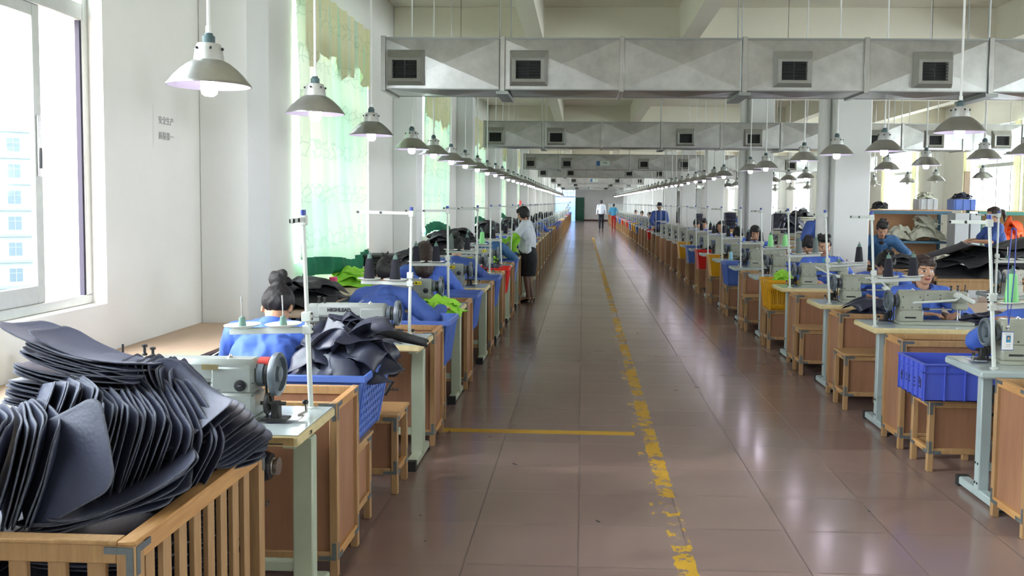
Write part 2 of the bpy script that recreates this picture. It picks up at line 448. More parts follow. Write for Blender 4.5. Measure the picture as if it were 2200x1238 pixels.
    def ell(s, c, r, n=14, m=9, rot=None):
        vs = []; fs = []
        r = r if isinstance(r, (list, tuple)) else (r, r, r)
        for i in range(m + 1):
            ph = PI * i / m
            for k in range(n):
                t = 2 * PI * k / n
                v = Vector((r[0] * math.sin(ph) * math.cos(t), r[1] * math.sin(ph) * math.sin(t), -r[2] * math.cos(ph)))
                if rot: v = rot @ v
                vs.append(v + Vector(c))
        for i in range(m):
            for k in range(n):
                k2 = (k + 1) % n
                fs.append((i * n + k, i * n + k2, (i + 1) * n + k2, (i + 1) * n + k))
        return s.add(vs, fs)
    def cap(s, p0, p1, r0, r1=None, n=12):        # capsule
        r1 = r0 if r1 is None else r1
        p0, p1 = Vector(p0), Vector(p1); d = (p1 - p0)
        L = d.length or 1e-6; d = d / L
        pts = []; rr = []
        for i in range(5):
            a = PI / 2 * (1 - i / 4); pts.append(p0 - d * r0 * math.sin(a)); rr.append(max(r0 * math.cos(a), 1e-4))
        for i in range(5):
            a = PI / 2 * i / 4; pts.append(p1 + d * r1 * math.sin(a)); rr.append(max(r1 * math.cos(a), 1e-4))
        return s.tube(pts, rr, n)
    def prism(s, poly, a0, a1, axis='y'):
        n = len(poly)
        def P(u, v, w): return {'y': (u, w, v), 'x': (w, u, v), 'z': (u, v, w)}[axis]
        vs = [P(u, v, a0) for u, v in poly] + [P(u, v, a1) for u, v in poly]
        fs = [tuple(range(n)), tuple(range(n, 2 * n))[::-1]] + [(i, i + n, (i + 1) % n + n, (i + 1) % n) for i in range(n)]
        return s.add(vs, fs)
    def grid(s, fn, nu, nv, th=0):
        vs = [fn(i / nu, j / nv) for i in range(nu + 1) for j in range(nv + 1)]
        w = nv + 1
        fs = [(i * w + j, (i + 1) * w + j, (i + 1) * w + j + 1, i * w + j + 1) for i in range(nu) for j in range(nv)]
        return s.add(vs, fs)
    def mesh(s, name, bev=0, ang=0.7, seg=2, fix=True):
        me = bpy.data.meshes.new(name)
        me.from_pydata(s.v, [], s.f)
        for n in s.mats: me.materials.append(MATS[n])
        me.polygons.foreach_set('material_index', s.m)
        bm = bmesh.new(); bm.from_mesh(me)
        if fix: bmesh.ops.recalc_face_normals(bm, faces=bm.faces)
        if bev:
            ed = [e for e in bm.edges if len(e.link_faces) == 2 and e.calc_face_angle(0) > 0.5]
            bmesh.ops.bevel(bm, geom=ed, offset=bev, segments=seg, profile=0.5, affect='EDGES', clamp_overlap=True)
        bm.to_mesh(me); bm.free()
        me.shade_smooth(); me.set_sharp_from_angle(angle=ang)
        me.update()
        return me
    def build(s, name, parent=None, bev=0, ang=0.7, seg=2, loc=None, fix=True, solid=0):
        o = bpy.data.objects.new(name, s.mesh(name, bev, ang, seg, fix))
        COL.objects.link(o)
        if parent: o.parent = parent
        if loc: o.location = loc
        if solid:
            md = o.modifiers.new('thickness', 'SOLIDIFY'); md.thickness = solid; md.offset = 0
        return o

def tag(o, label=None, cat=None, group=None, kind=None):
    if label: o['label'] = label
    if cat: o['category'] = cat
    if group: o['group'] = group
    if kind: o['kind'] = kind
    return o
def empty(name, loc=(0, 0, 0), rz=0):
    o = bpy.data.objects.new(name, None); COL.objects.link(o)
    o.location = loc; o.rotation_euler = (0, 0, rz); o.empty_display_size = 0.1
    return o
CH = {}
def copy_tree(o, parent=None):
    c = o.copy(); COL.objects.link(c)
    if parent: c.parent = parent
    for ch in list(o.children): copy_tree(ch, c)
    return c
USED = set()
def place(proto, loc, rz=0, label=None, group=None, rx=0, ry=0, cat=None):
    """first call moves the thing itself, later calls copy it with its parts"""
    if proto.name in USED: o = copy_tree(proto)
    else: o = proto; USED.add(proto.name)
    o.location = loc; o.rotation_euler = (rx, ry, rz)
    if 'group' in o and not group: del o['group']
    tag(o, label, cat, group)
    return o
ORD = 'first second third fourth fifth sixth seventh eighth ninth tenth eleventh twelfth thirteenth fourteenth fifteenth sixteenth seventeenth eighteenth nineteenth twentieth'.split()
def text_mesh(txt, size, matname, parent, name, loc, rot, ext=0.0006, bold=0):
    cu = bpy.data.curves.new(name, 'FONT'); cu.body = txt; cu.size = size; cu.align_x = 'CENTER'; cu.align_y = 'CENTER'
    cu.extrude = ext; cu.offset = bold
    t = bpy.data.objects.new(name, cu); COL.objects.link(t)
    bpy.context.view_layer.update()
    dg = bpy.context.evaluated_depsgraph_get()
    me = bpy.data.meshes.new_from_object(t.evaluated_get(dg))
    bpy.data.objects.remove(t)
    o = bpy.data.objects.new(name, me); COL.objects.link(o)
    me.materials.clear(); me.materials.append(MATS[matname])
    o.parent = parent; o.location = loc; o.rotation_euler = rot
    return o
# ================================================================== the room
def struct(o): o['kind'] = 'structure'; return o
struct(MB('floor_tiles').box(WALL_X - 0.2, RWALL_X + 0.2, Y0, Y1 + 0.2, -0.2, 0).build('floor'))
struct(MB('ceiling_paint').box(WALL_X - 0.2, RWALL_X + 0.2, Y0, Y1 + 0.2, CEIL, CEIL + 0.2).build('ceiling'))
def wall_with_windows(name, xi, xo, wins):
    mb = MB('wall_paint'); x0, x1 = min(xi, xo), max(xi, xo)
    mb.box(x0, x1, Y0, Y1, 0, WZ0); mb.box(x0, x1, Y0, Y1, WZ1, CEIL)
    y = Y0
    for a, b in wins:
        mb.box(x0, x1, y, a, WZ0, WZ1); y = b
    mb.box(x0, x1, y, Y1, WZ0, WZ1)
    struct(mb.build(name))
wall_with_windows('wall_left', WALL_X, WALL_X - 0.2, windows_left())
wall_with_windows('wall_right', RWALL_X, RWALL_X + 0.2, windows_right())
struct(MB('wall_paint').box(WALL_X - 0.2, RWALL_X + 0.2, Y0 - 0.2, Y0, 0, CEIL).build('wall_back'))
# end wall with a gated stair opening on its left
mb = MB('wall_paint'); mb.box(-0.66, RWALL_X + 0.2, Y1, Y1 + 0.2, 0, CEIL); mb.box(WALL_X - 0.2, -0.66, Y1, Y1 + 0.2, 2.9, CEIL)
struct(mb.build('wall_end'))
struct(MB('door_blue').box(WALL_X - 0.2, -0.5, Y1 + 2.2, Y1 + 2.3, 0, CEIL).box(WALL_X - .2, -.5, Y1 + .2, Y1 + 2.2, -.2, 0).box(-.66, -.5, Y1 + .2, Y1 + 2.2, 0, CEIL).box(WALL_X - .3, WALL_X - .2, Y1 + .2, Y1 + 2.2, 0, CEIL).build('wall_stairwell'))
struct(MB('ply_dark').box(-0.6, RWALL_X, Y1 - 0.02, Y1, 0, 0.12).build('baseboard_end'))
# pillars on both walls, cross beams, long beams
k = -1; i = 1
while PIL0 + BAY * k < Y1:
    p = PIL0 + BAY * k
    struct(MB('column_paint').box(WALL_X, WALL_X + 0.33, p, p + 0.44, 0, SOFF, bev=0.008).build('wall_pier_left' if k < 0 else 'wall_pier'))
    struct(MB('column_paint').box(RWALL_X - 0.33, RWALL_X, p, p + 0.44, 0, SOFF, bev=0.008).build('wall_pier'))
    struct(MB('ceiling_paint').box(WALL_X, RWALL_X, p + 0.06, p + 0.38, SOFF, CEIL, bev=0.008).build('ceiling_beam'))
    if k >= 0:
        q = p + 6.0 if False else p
        cmb = MB('column_paint').box(3.36, 3.84, q - 0.02, q + 0.46, 0, SOFF, bev=0.015)
        if k >= 1:
            c = struct(cmb.build('column'))
            if k in (1, 2):
                dp = MB('column_paint').cyl((3.265, q + 0.2, 0), (3.265, q + 0.2, SOFF), 0.078, n=20)
                for z in (0.9, 2.0, 3.1): dp.lathe([(0.078, z - .03), (0.088, z - .03), (0.088, z + .03), (0.078, z + .03)], (3.265, q + 0.2, 0), 20)
                tag(dp.build('drain_pipe'), 'white round drain pipe against the left side of the %s square column' % ('nearest' if k == 1 else 'second nearest'), 'pipe')
    k += 1
for bx in (-0.66, 1.37, 5.55, 7.6):
    struct(MB('ceiling_paint').box(bx - 0.11, bx + 0.11, Y0, Y1, SOFF + 0.001, CEIL).build('ceiling_beam'))
# hooks left in the ceiling for fans
for n_, (hx, hy, w) in enumerate([(-1.55, 11.4, 'left of the long beam'), (2.55, 11.6, 'in the middle of the bay'), (4.25, 11.4, 'farthest right')]):
    hb = MB('dark_metal').lathe([(0.0, 0), (0.05, 0), (0.05, -0.012), (0.015, -0.03), (0, -0.03)], (0, 0, 0), 12)
    t = empty('ceiling_hook', (hx, hy, CEIL)); hb.build('base_plate', t)
    MB('dark_metal').cyl((0, 0, -0.02), (0, 0, -0.62), 0.003, n=6).build('wire', t)
    tag(t, 'small dark fan hook with thin wire under the ceiling, ' + w, 'ceiling hook')

# windows: aluminium frames with sliding sashes
def window(y0, y1, side, wi, full):
    s = -1 if side == 'left' else 1
    xw = WALL_X if side == 'left' else RWALL_X
    X = lambda a, b: (min(xw + s * a, xw + s * b), max(xw + s * a, xw + s * b))
    root = empty('window_%d' % wi, (0, 0, 0)); struct(root)
    fr = MB('aluminium'); xa, xb = X(0.08, 0.16)
    t = 0.05; zt = 2.56
    for (a, b, c, d) in ((y0, y1, WZ0, WZ0 + t), (y0, y1, WZ1 - t, WZ1), (y0, y0 + t, WZ0 + t, WZ1 - t), (y1 - t, y1, WZ0 + t, WZ1 - t)):
        fr.box(xa, xb, a, b, c, d, bev=0.004)
    fr.box(xa - 0.01, xb, y0 + t, y1 - t, zt, zt + 0.09, bev=0.004)
    fr.build('window_frame', root)
    nb = 4; L = y1 - y0 - 2 * t
    if not full:
        gl = MB('window_glass'); xm = (xa + xb) / 2
        gl.box(xm - 0.003, xm + 0.003, y0 + t, y1 - t, WZ0 + t, zt); gl.box(xm - 0.003, xm + 0.003, y0 + t, y1 - t, zt + 0.09, WZ1 - t)
        gl.build('pane', root)
        mu = MB('aluminium')
        for q in range(1, nb): mu.box(xa + .02, xb - .02, y0 + t + L * q / nb - 0.025, y0 + t + L * q / nb + 0.025, WZ0 + t, WZ1 - t)
        mu.build('mullion', root)
        return
    # near window: sashes pushed towards the camera, a gap stands open at the far end
    for q, (a, b, off) in enumerate(((y1 - 1.10, y1 - 0.42, 0.03), (y1 - 1.85, y1 - 1.05, 0.06), (y0 + t, y0 + 0.98, 0.03))):
        sa, sb = X(0.09 + off - .03, 0.115 + off - .03)
        sm = MB('aluminium'); w = 0.06
        sm.box(sa, sb, a, a + w, WZ0 + t, zt, bev=.003); sm.box(sa, sb, b - w, b, WZ0 + t, zt, bev=.003)
        sm.box(sa, sb, a + w, b - w, WZ0 + t, WZ0 + t + 0.09, bev=.003); sm.box(sa, sb, a + w, b - w, zt - 0.06, zt, bev=.003)
        so = sm.build('sash', root)
        MB('window_glass').box((sa + sb) / 2 - .003, (sa + sb) / 2 + .003, a + w, b - w, WZ0 + t + .09, zt - .06).build('pane', so)
        if q == 0:
            MB('steel', 'black_plastic').box(sb, sb + .012, b - .045, b - .02, 1.72, 2.02, bev=.002).use('black_plastic').box(sb + .008, sb + .016, b - .04, b - .025, 1.76, 1.86).build('latch', so)
    xm = (xa + xb) / 2
    MB('window_glass').box(xm - .003, xm + .003, y0 + t, y1 - t, zt + .09, WZ1 - t).build('pane', root)
    mu = MB('aluminium')
    for q in range(1, 4): mu.box(xa + .02, xb - .02, y0 + t + L * q / 4 - .025, y0 + t + L * q / 4 + .025, zt + .09, WZ1 - t)
    mu.build('mullion', root)
    MB('window_rubber').box(xa + .045, xb - .01, y1 - t - .016, y1 - t, WZ0 + t, zt).build('rubber_seal', root)
wi = 1
for n_, (a, b) in enumerate(windows_left()):
    window(a, b, 'left', wi, n_ == 1); wi += 1
for (a, b) in windows_right():
    window(a, b, 'right', wi, False); wi += 1

# outside the near window: tiled pilaster and apartment block
tag(MB('pink_tiles').box(WALL_X - 0.42, WALL_X - 0.2, 4.95, 5.5, -3, 6).build('tiled_pilaster'), 'pink tiled pilaster just outside the open window', 'pilaster')
struct(MB('ply_grey').box(-260, WALL_X - 4, -80, 260, -21, -20).build('ground_light_blocker'))  # dark ground added out of view to cut skylight from below on the facade
def facade(loc, rz, W, Hh, label):
    t = empty('apartment_block', loc, rz)
    fm = MB('facade').box(-W / 2, W / 2, 0, 12, -20, Hh)
    fm.use('facade_band')
    z = -18.0
    while z < Hh: fm.box(-W / 2 - .1, W / 2 + .1, -0.25, 0, z, z + 0.25); z += 3.0
    fm.build('wall', t)
    for f in range(10):
        z = -17.2 + 3 * f
        if z + 1.5 > Hh: break
        for c in range(int(W / 3.0)):
            x = -W / 2 + 1.2 + c * 3.0
            w = MB('facade_window', 'facade').box(x, x + 1.3, -0.03, 0.05, z, z + 1.5)
            w.use('facade').box(x + .62, x + .68, -0.06, 0.02, z, z + 1.5).box(x, x + 1.3, -0.06, .02, z + .95, z + 1.0)
            w.build('window', t)
    tag(t, label, 'building')
facade((-66, 101, 0), R(40), 56, 11.0, 'pale apartment block with rows of small windows seen through the near window')

# end of the hall
dr = empty('door_1', (0, Y1, 0)); struct(dr)
MB('door_green').box(-0.64, 0.13, -0.07, -0.02, 0.02, 2.06, bev=.01).build('door_leaf', dr)
MB('steel').box(0.02, 0.06, -0.12, -0.07, 1.0, 1.12, bev=.005).build('handle', dr)
g = empty('stair_gate', (-.02, Y1 + .05, 0))
gm = MB('bars_dark')
for q in range(13): gm.box(WALL_X + .1 + q * .14, WALL_X + .13 + q * .14, 0, .03, 2.1, 2.9)
gm.box(WALL_X + .03, -.66, 0, .04, 2.06, 2.12).box(WALL_X + .03, -.66, 0, .04, 2.45, 2.48)
gm.build('transom_bars', g)
tag(g, 'dark barred grille above the pale blue stair opening beside the green door', 'grille')
sr = MB('bars_dark')
for q in range(5):
    sr.cyl((-1.1 + q * .1 - .5, .3 + Y1, 0 + q * .1), (-1.1 + q * .1 - .5, .3 + Y1, .9 + q * .18), .015)
sr.cyl((-1.7, Y1 + .3, .75), (-1.05, Y1 + .3, 1.7), .03).cyl((-1.7, Y1 + .3, .4), (-1.05, Y1 + .3, 1.2), .02).cyl((-1.7, Y1 + .3, .0), (-1.05, Y1 + .3, .7), .02).cyl((-1.7, Y1 + .3, 0.75), (-1.05, Y1 + .3, 0.1), .02)
tag(sr.build('stair_railing'), 'dark sloping stair railing left of the green door', 'railing')

# ------------------------------------------------------------------ ventilation ducts
DUCTS = [8.35, 16.9, 28.3, 37.2, 50.0, 62.0, 75.0]
DZ0, DZ1, DXL, DXR = 2.65, 3.11, -1.85, 9.0
SEAMS = [-1.85, -0.75, 0.34, 1.45, 2.54, 3.64, 4.74, 5.84, 6.94, 8.0, 9.0]
VX = [-1.64, -0.51, 1.88, 3.12, 5.3, 6.4, 7.6]
def make_vent():
    # outlet hood: sloped top, splayed frame around a recessed dark grille. Faces -Y; origin at the centre of its back
    fb = MB('vent_plastic')
    w, h, d = .172, .160, .105
    o_ = [(-w, -h), (w, -h), (w, h), (-w, h)]; i0 = [(-w * .97, -h * .97), (w * .97, -h * .97), (w * .97, h * .97), (-w * .97, h * .97)]
    m_ = [(-w * .86, -h * .84), (w * .86, -h * .84), (w * .86, h * .50), (-w * .86, h * .50)]
    n_ = [(-w * .66, -h * .66), (w * .66, -h * .66), (w * .66, h * .36), (-w * .66, h * .36)]
    rings = [(o_, 0), (o_, -.03), (i0, -.04), (m_, -d), (n_, -d + .01), (n_, -.03)]
    vs = [(x, y, z) for ring, y in rings for x, z in ring]
    fs = [(a * 4 + q, a * 4 + (q + 1) % 4, (a + 1) * 4 + (q + 1) % 4, (a + 1) * 4 + q) for a in range(len(rings) - 1) for q in range(4)]
    fb.add(vs, fs); fb.use('vent_dark').box(-w * .66, w * .66, -.034, -.03, -h * .66, h * .36)
    gr = MB('vent_dark', 'dark_metal').use('dark_metal')
    for q in range(6):
        z = -h * .6 + q * .027
        gr.box(-w * .65, w * .65, -.08, -.06, z, z + .004)
    gr.box(-.004, .004, -.075, -.07, -h * .66, h * .36)
    bd = MB('vent_plastic', 'vent_dark').lathe([(0, -.004), (.028, -.004), (.028, 0), (0, 0)], (0, 0, 0), 16, 'y')
    return fb.mesh('vent_hood', ang=.4), gr.mesh('vent_grille'), bd.mesh('vent_badge')
vm, vg, vb = make_vent()
def make_duct_mesh():
    mb = MB('galvanised'); D = .58
    for a, b in zip(SEAMS[:-1], SEAMS[1:]):
        for (p, q) in ((0, 1),):
            # cross-broken front, bottom, back and top panels
            fr = [(a, 0, DZ0), (b, 0, DZ0), (b, 0, DZ1), (a, 0, DZ1)]; c = ((a + b) / 2, -.022, (DZ0 + DZ1) / 2)
            bt = [(a, D, DZ0), (b, D, DZ0), (b, 0, DZ0), (a, 0, DZ0)]; cb = ((a + b) / 2, D / 2, DZ0 - .03)
            bk = [(b, D, DZ0), (a, D, DZ0), (a, D, DZ1), (b, D, DZ1)]; ck = ((a + b) / 2, D + .014, (DZ0 + DZ1) / 2)
            tp = [(a, 0, DZ1), (b, 0, DZ1), (b, D, DZ1), (a, D, DZ1)]; ct = ((a + b) / 2, D / 2, DZ1 + .01)
            for quad, cc in ((fr, c), (bt, cb), (bk, ck), (tp, ct)):
                mb.add(quad + [cc], [(0, 1, 4), (1, 2, 4), (2, 3, 4), (3, 0, 4)])
    mb.add([(DXL, 0, DZ0), (DXL, D, DZ0), (DXL, D, DZ1), (DXL, 0, DZ1)], [(0, 3, 2, 1)])
    mb.add([(DXR, 0, DZ0), (DXR, D, DZ0), (DXR, D, DZ1), (DXR, 0, DZ1)], [(0, 1, 2, 3)])
    me = mb.mesh('duct_body', ang=.01, fix=False)
    tr = MB('duct_trim', 'galvanised').use('galvanised')
    for x in SEAMS:
        w = .022
        for (y0_, y1_, z0_, z1_) in ((-.022, .0, DZ0 - .02, DZ1 + .02), (D, D + .02, DZ0 - .02, DZ1 + .02), (-.02, D + .02, DZ0 - .022, DZ0), (-.02, D + .02, DZ1, DZ1 + .015)):
            tr.box(x - w, x + w, y0_, y1_, z0_, z1_, bev=.003)
    tr.use('duct_trim')
    tr.box(DXL, DXR, -.010, .004, DZ1 - .006, DZ1 + .010).box(DXL, DXR, -.006, .006, DZ0 - .006, DZ0 + .004).box(DXL, DXR, D - .006, D + .008, DZ0 - .006, DZ0 + .004)
    tm = tr.mesh('duct_flanges')
    hg = MB('duct_trim')
    for y in (.0, D): hg.cyl(((.03 if y else -.03), y, DZ0 - .03), ((.03 if y else -.03), y, CEIL), .006, n=6)
    hg.box(-.055, .055, -.05, D + .05, DZ0 - .05, DZ0 - .022)
    return me, tm, hg.mesh('duct_hanger')
dm, dt, dh = make_duct_mesh()
def mobj(name, me, parent=None, loc=None, rot=None):
    o = bpy.data.objects.new(name, me); COL.objects.link(o)
    if parent: o.parent = parent
    if loc: o.location = loc
    if rot: o.rotation_euler = rot
    return o
dn = ['nearest', 'second nearest', 'third nearest', 'fourth nearest', 'fifth nearest', 'sixth nearest', 'farthest']
for n_, y in enumerate(DUCTS):
    t = empty('ventilation_duct', (0, y, 0))
    mobj('duct_casing', dm, t); mobj('flange', dt, t)
    for x in SEAMS[1:-1:2]: mobj('hanger', dh, t, (x, 0, 0))
    for x in VX:
        v = mobj('air_outlet', vm, t, (x, 0, 2.84)); mobj('grille', vg, v)
        mobj('badge', vb, v, (-.045, -.083, .100), (R(-38), 0, 0))
    tag(t, 'galvanised ventilation duct across the hall, %s to the camera' % dn[n_] if n_ < 6 else 'galvanised ventilation duct across the hall, farthest of all before the end wall', 'duct')
    if n_ in (2, 4, 6):
        s = empty('hanging_sign', (.41, y - .03, 2.76)); s.scale = (.56, 1, .70)
        MB('sign_blue').box(0, .2, -.01, 0, 0, .21, bev=.002).build('blue_panel', s)
        MB('sign_white').box(.2, .74, -.01, 0, 0, .21, bev=.002).build('white_panel', s)
        ic = MB('facade_band')
        ic.prism([(.04, .05), (.16, .05), (.11, .10), (.115, .16), (.085, .16), (.09, .10)], -.014, -.01, 'y')
        ic.build('pictogram', s)
        text_mesh('针车组', .075, 'ink', s, 'lettering', (.47, -.0115, .135), (R(90), 0, 0), bold=.001)
        MB('ink_faint').box(.25, .70, -.012, -.010, .062, .070).build('underline', s)
        tag(s, 'small blue and white hanging sign on the %s duct' % dn[n_].replace(' nearest', ''), 'sign')
# faint notice stencilled on the left wall
nt_ = empty('wall_notice', (WALL_X + .001, 5.45, 1.98))
nt_.rotation_euler = (0, 0, R(90))
MB('wall_paint').box(-.06, .30, -.0004, 0, -.06, .20).build('painted_patch', nt_)
text_mesh('安全生产', .052, 'ink_faint', nt_, 'lettering', (.11, -.003, .115), (R(90), 0, 0))
text_mesh('质量第一', .052, 'ink_faint', nt_, 'lettering', (.11, -.003, .02), (R(90), 0, 0))
tag(nt_, 'small faint two-line notice on the white wall right of the near window', 'notice')

# ------------------------------------------------------------------ pendant lamps
def make_lamp(lit, lod):
    n = 40 if lod == 0 else 20
    t = empty('pendant_lamp')      # origin: centre of the shade's rim
    sh = MB('lamp_aluminium', 'lamp_inner')
    prof = [(.182, 0), (.181, .006), (.174, .014), (.150, .045), (.120, .075), (.092, .098), (.066, .112)]
    sh.lathe(prof + [(.058, .108), (.088, .092), (.116, .07), (.146, .040), (.170, .010), (.176, .0)], (0, 0, 0), n, close=True)
    nv = n; faces_in = range(6 * nv, 13 * nv)
    for q in faces_in: sh.m[q] = 1
    so = sh.build('lamp_shade', t, ang=.9)
    cl = MB('lamp_collar', 'black_plastic').lathe([(.066, .108), (.058, .165), (.050, .185), (.018, .190), (0, .190)], (0, 0, 0), n)
    for q in range(6):
        a = q * PI / 3 + .3
        cl.use('black_plastic').ell((.0625 * math.cos(a), .0625 * math.sin(a), .162), .007, 8, 5)
    cl.build('collar', t)
    MB('lamp_socket').lathe([(0, .185), (.027, .185), (.027, .218), (.018, .225), (.018, .232), (0, .232)], (0, 0, 0), 14).build('socket', t)
    MB('lamp_rod').lathe([(0, .225), (.013, .225), (.013, .262), (.008, .266), (.008, CEIL - 2.15), (0, CEIL - 2.15)], (0, 0, 0), 10).build('rod', t)
    bm_ = MB('bulb_glow' if lit else 'bulb_off').lathe([(0, -.044), (.020, -.044), (.033, -.034), (.037, -.01), (.037, .05), (.02, .07), (.016, .11), (0, .11)], (0, 0, 0), 16)
    bm_.build('bulb', t)
    tag(t, None, 'lamp')
    return t
lamp_on, lamp_off = make_lamp(True, 0), make_lamp(False, 1)
def lamp_light(x, y, z):
    pass
LY = [4.0, 5.6, 7.43, 9.2, 10.55, 11.95, 13.4, 14.95]
while LY[-1] < Y1 - 3: LY.append(LY[-1] + 1.55)
lr = random.Random(3)
def clear(y):
    for d_ in DUCTS:
        if d_ - .22 < y < d_ + .82: return d_ - .25 if y < d_ + .3 else d_ + .85
    return y
for n_, y in enumerate(LY):
    y = clear(y)
    x = -1.67 if n_ < 2 else -1.75
    z = 2.12 if n_ == 0 else 2.15 + lr.uniform(-.01, .01)
    lab = 'lit aluminium pendant lamp, %s from the camera in the left row' % ORD[n_] if n_ < 10 else 'tiny lit pendant lamp in the distant part of the left row'
    place(lamp_on, (x, y, z), lr.uniform(0, 3), lab, 'lit pendant lamps above the left sewing row' if n_ < 10 else 'distant lit lamps of the left row')
RY = [6.75, 9.15, 9.95, 11.4, 13.75, 15.0, 17.8, 19.1]
while RY[-1] < Y1 - 3: RY.append(RY[-1] + 1.55)
for n_, y in enumerate(RY):
    y = clear(y)
    lab = 'lit aluminium pendant lamp, %s from the camera in the row right of the aisle' % ORD[n_] if n_ < 8 else 'tiny lit pendant lamp in the distant part of the right row'
    place(lamp_on, (3.0 if n_ == 1 else 2.74, y, 2.16 + lr.uniform(-.01, .01)), lr.uniform(0, 3), lab, 'lit pendant lamps right of the aisle' if n_ < 8 else 'distant lit lamps of the right row')
R2 = [8.75, 10.2, 11.9, 13.4, 15.0, 16.6, 18.2, 19.7, 21.3, 23, 24.6, 26.2, 27.8, 29.4, 31, 32.6]
for n_, y in enumerate(R2):
    y = clear(y)
    lab = 'lit pendant lamp, %s from the camera in the outer row right of the columns' % ORD[n_] if n_ < 3 else 'small lit pendant lamp in the outer row behind the columns'
    place(lamp_on, (4.42, y, 2.14), lr.uniform(0, 3), lab, 'lit pendant lamps of the outer row' if n_ >= 3 else 'near lit lamps of the outer row')
R3 = [14.6, 16.7, 18.7, 20.3, 22.6, 24.5, 26.5, 29, 31.5, 34]
for n_, y in enumerate(R3):
    y = clear(y)
    lab = 'unlit pendant lamp against the right windows, %s of its row' % ORD[n_] if n_ < 4 else 'small unlit pendant lamp far back near the right windows'
    place(lamp_off, (7.15 if n_ != 1 else 7.2, y, 2.13), lr.uniform(0, 3), lab, 'unlit pendant lamps near the right windows' if n_ < 4 else 'distant unlit pendant lamps')

# ------------------------------------------------------------------ curtains
def curtain(y0, y1, zb, seed, label, full):
    rr = random.Random(seed)
    t = empty('curtain', (WALL_X + .06, 0, 0))
    fold = lambda y, z: .028 * math.sin(y * 17 + seed) + .016 * math.sin(y * 41 + z * 1.5 + seed * 2) + .02 * noise.noise(Vector((y * 3, z * 2, seed)))
    def hem(u):
        return zb + .10 * math.sin(u * 3.1 + .4) - (.16 * max(0, 1 - abs(u - .45) / .5) if full else 0)
    def body(u, v):
        y = y0 + (y1 - y0) * u; z = hem(u) + (WZ1 + .03 - hem(u)) * v
        return (fold(y, z) + (.14 * math.sin(PI * min(1, u * 1.1)) * (1 - v) ** 2 if full else 0), y, z)
    MB('curtain_cloth').grid(body, 110, 26).build('drape', t, ang=3)
    def val(u, v):
        y = y0 + (y1 - y0) * u; zt = WZ1 + .04; h = .62 + .07 * math.sin(y * 5.5) + .05 * math.sin(y * 13)
        return (.03 + fold(y * 1.1, 0) * .8, y, zt - h * (1 - v))
    MB('curtain_cream').grid(val, 90, 6).build('valance', t, ang=3)
    def hm(u, v):
        y = y0 + (y1 - y0) * u; b = body(u, 0)
        return (b[0] + .012 + .02 * math.sin(v * PI), y, b[2] + .02 - .17 * (1 - v) * (1 if full else .9))
    MB('curtain_green_hem').grid(hm, 80, 4).build('green_hem', t, ang=3)
    MB('aluminium').cyl((0, y0 - .1, WZ1 + .05), (0, y1 + .1, WZ1 + .05), .008, n=8).build('curtain_rail', t)
    tag(t, label, 'curtain')
wl = windows_left()
curtain(wl[2][0] + .0, wl[2][1] - .28, 1.05, 1, 'large pale green patterned curtain with dark green hem over the second window', True)
for q in range(3, 7):
    curtain(wl[q][0], wl[q][1] - .1, 1.15, q, ['', '', '', 'pale green curtain with dark hem on the third left window', 'narrow-looking pale green curtain on the fourth left window', 'distant curtain on the fifth left window', 'distant curtain on the sixth left window'][q], False)
wr = windows_right()
for q in (4, 5, 6):
    t = empty('curtain', (RWALL_X - .06, 0, 0))
    for a, b in ((wr[q][0] - .05, wr[q][0] + .28), (wr[q][1] - .28, wr[q][1] + .05)):
        MB('curtain_cream').grid(lambda u, v: (.03 * math.sin((a + (b - a) * u) * 40), a + (b - a) * u, 1.0 + (WZ1 - 1.0) * v), 20, 4).build('drape', t, ang=3)
    tag(t, 'thin cream curtain drawn open at the %s right-hand window' % ['nearest visible', 'second visible', 'third visible'][q - 4], 'curtain')
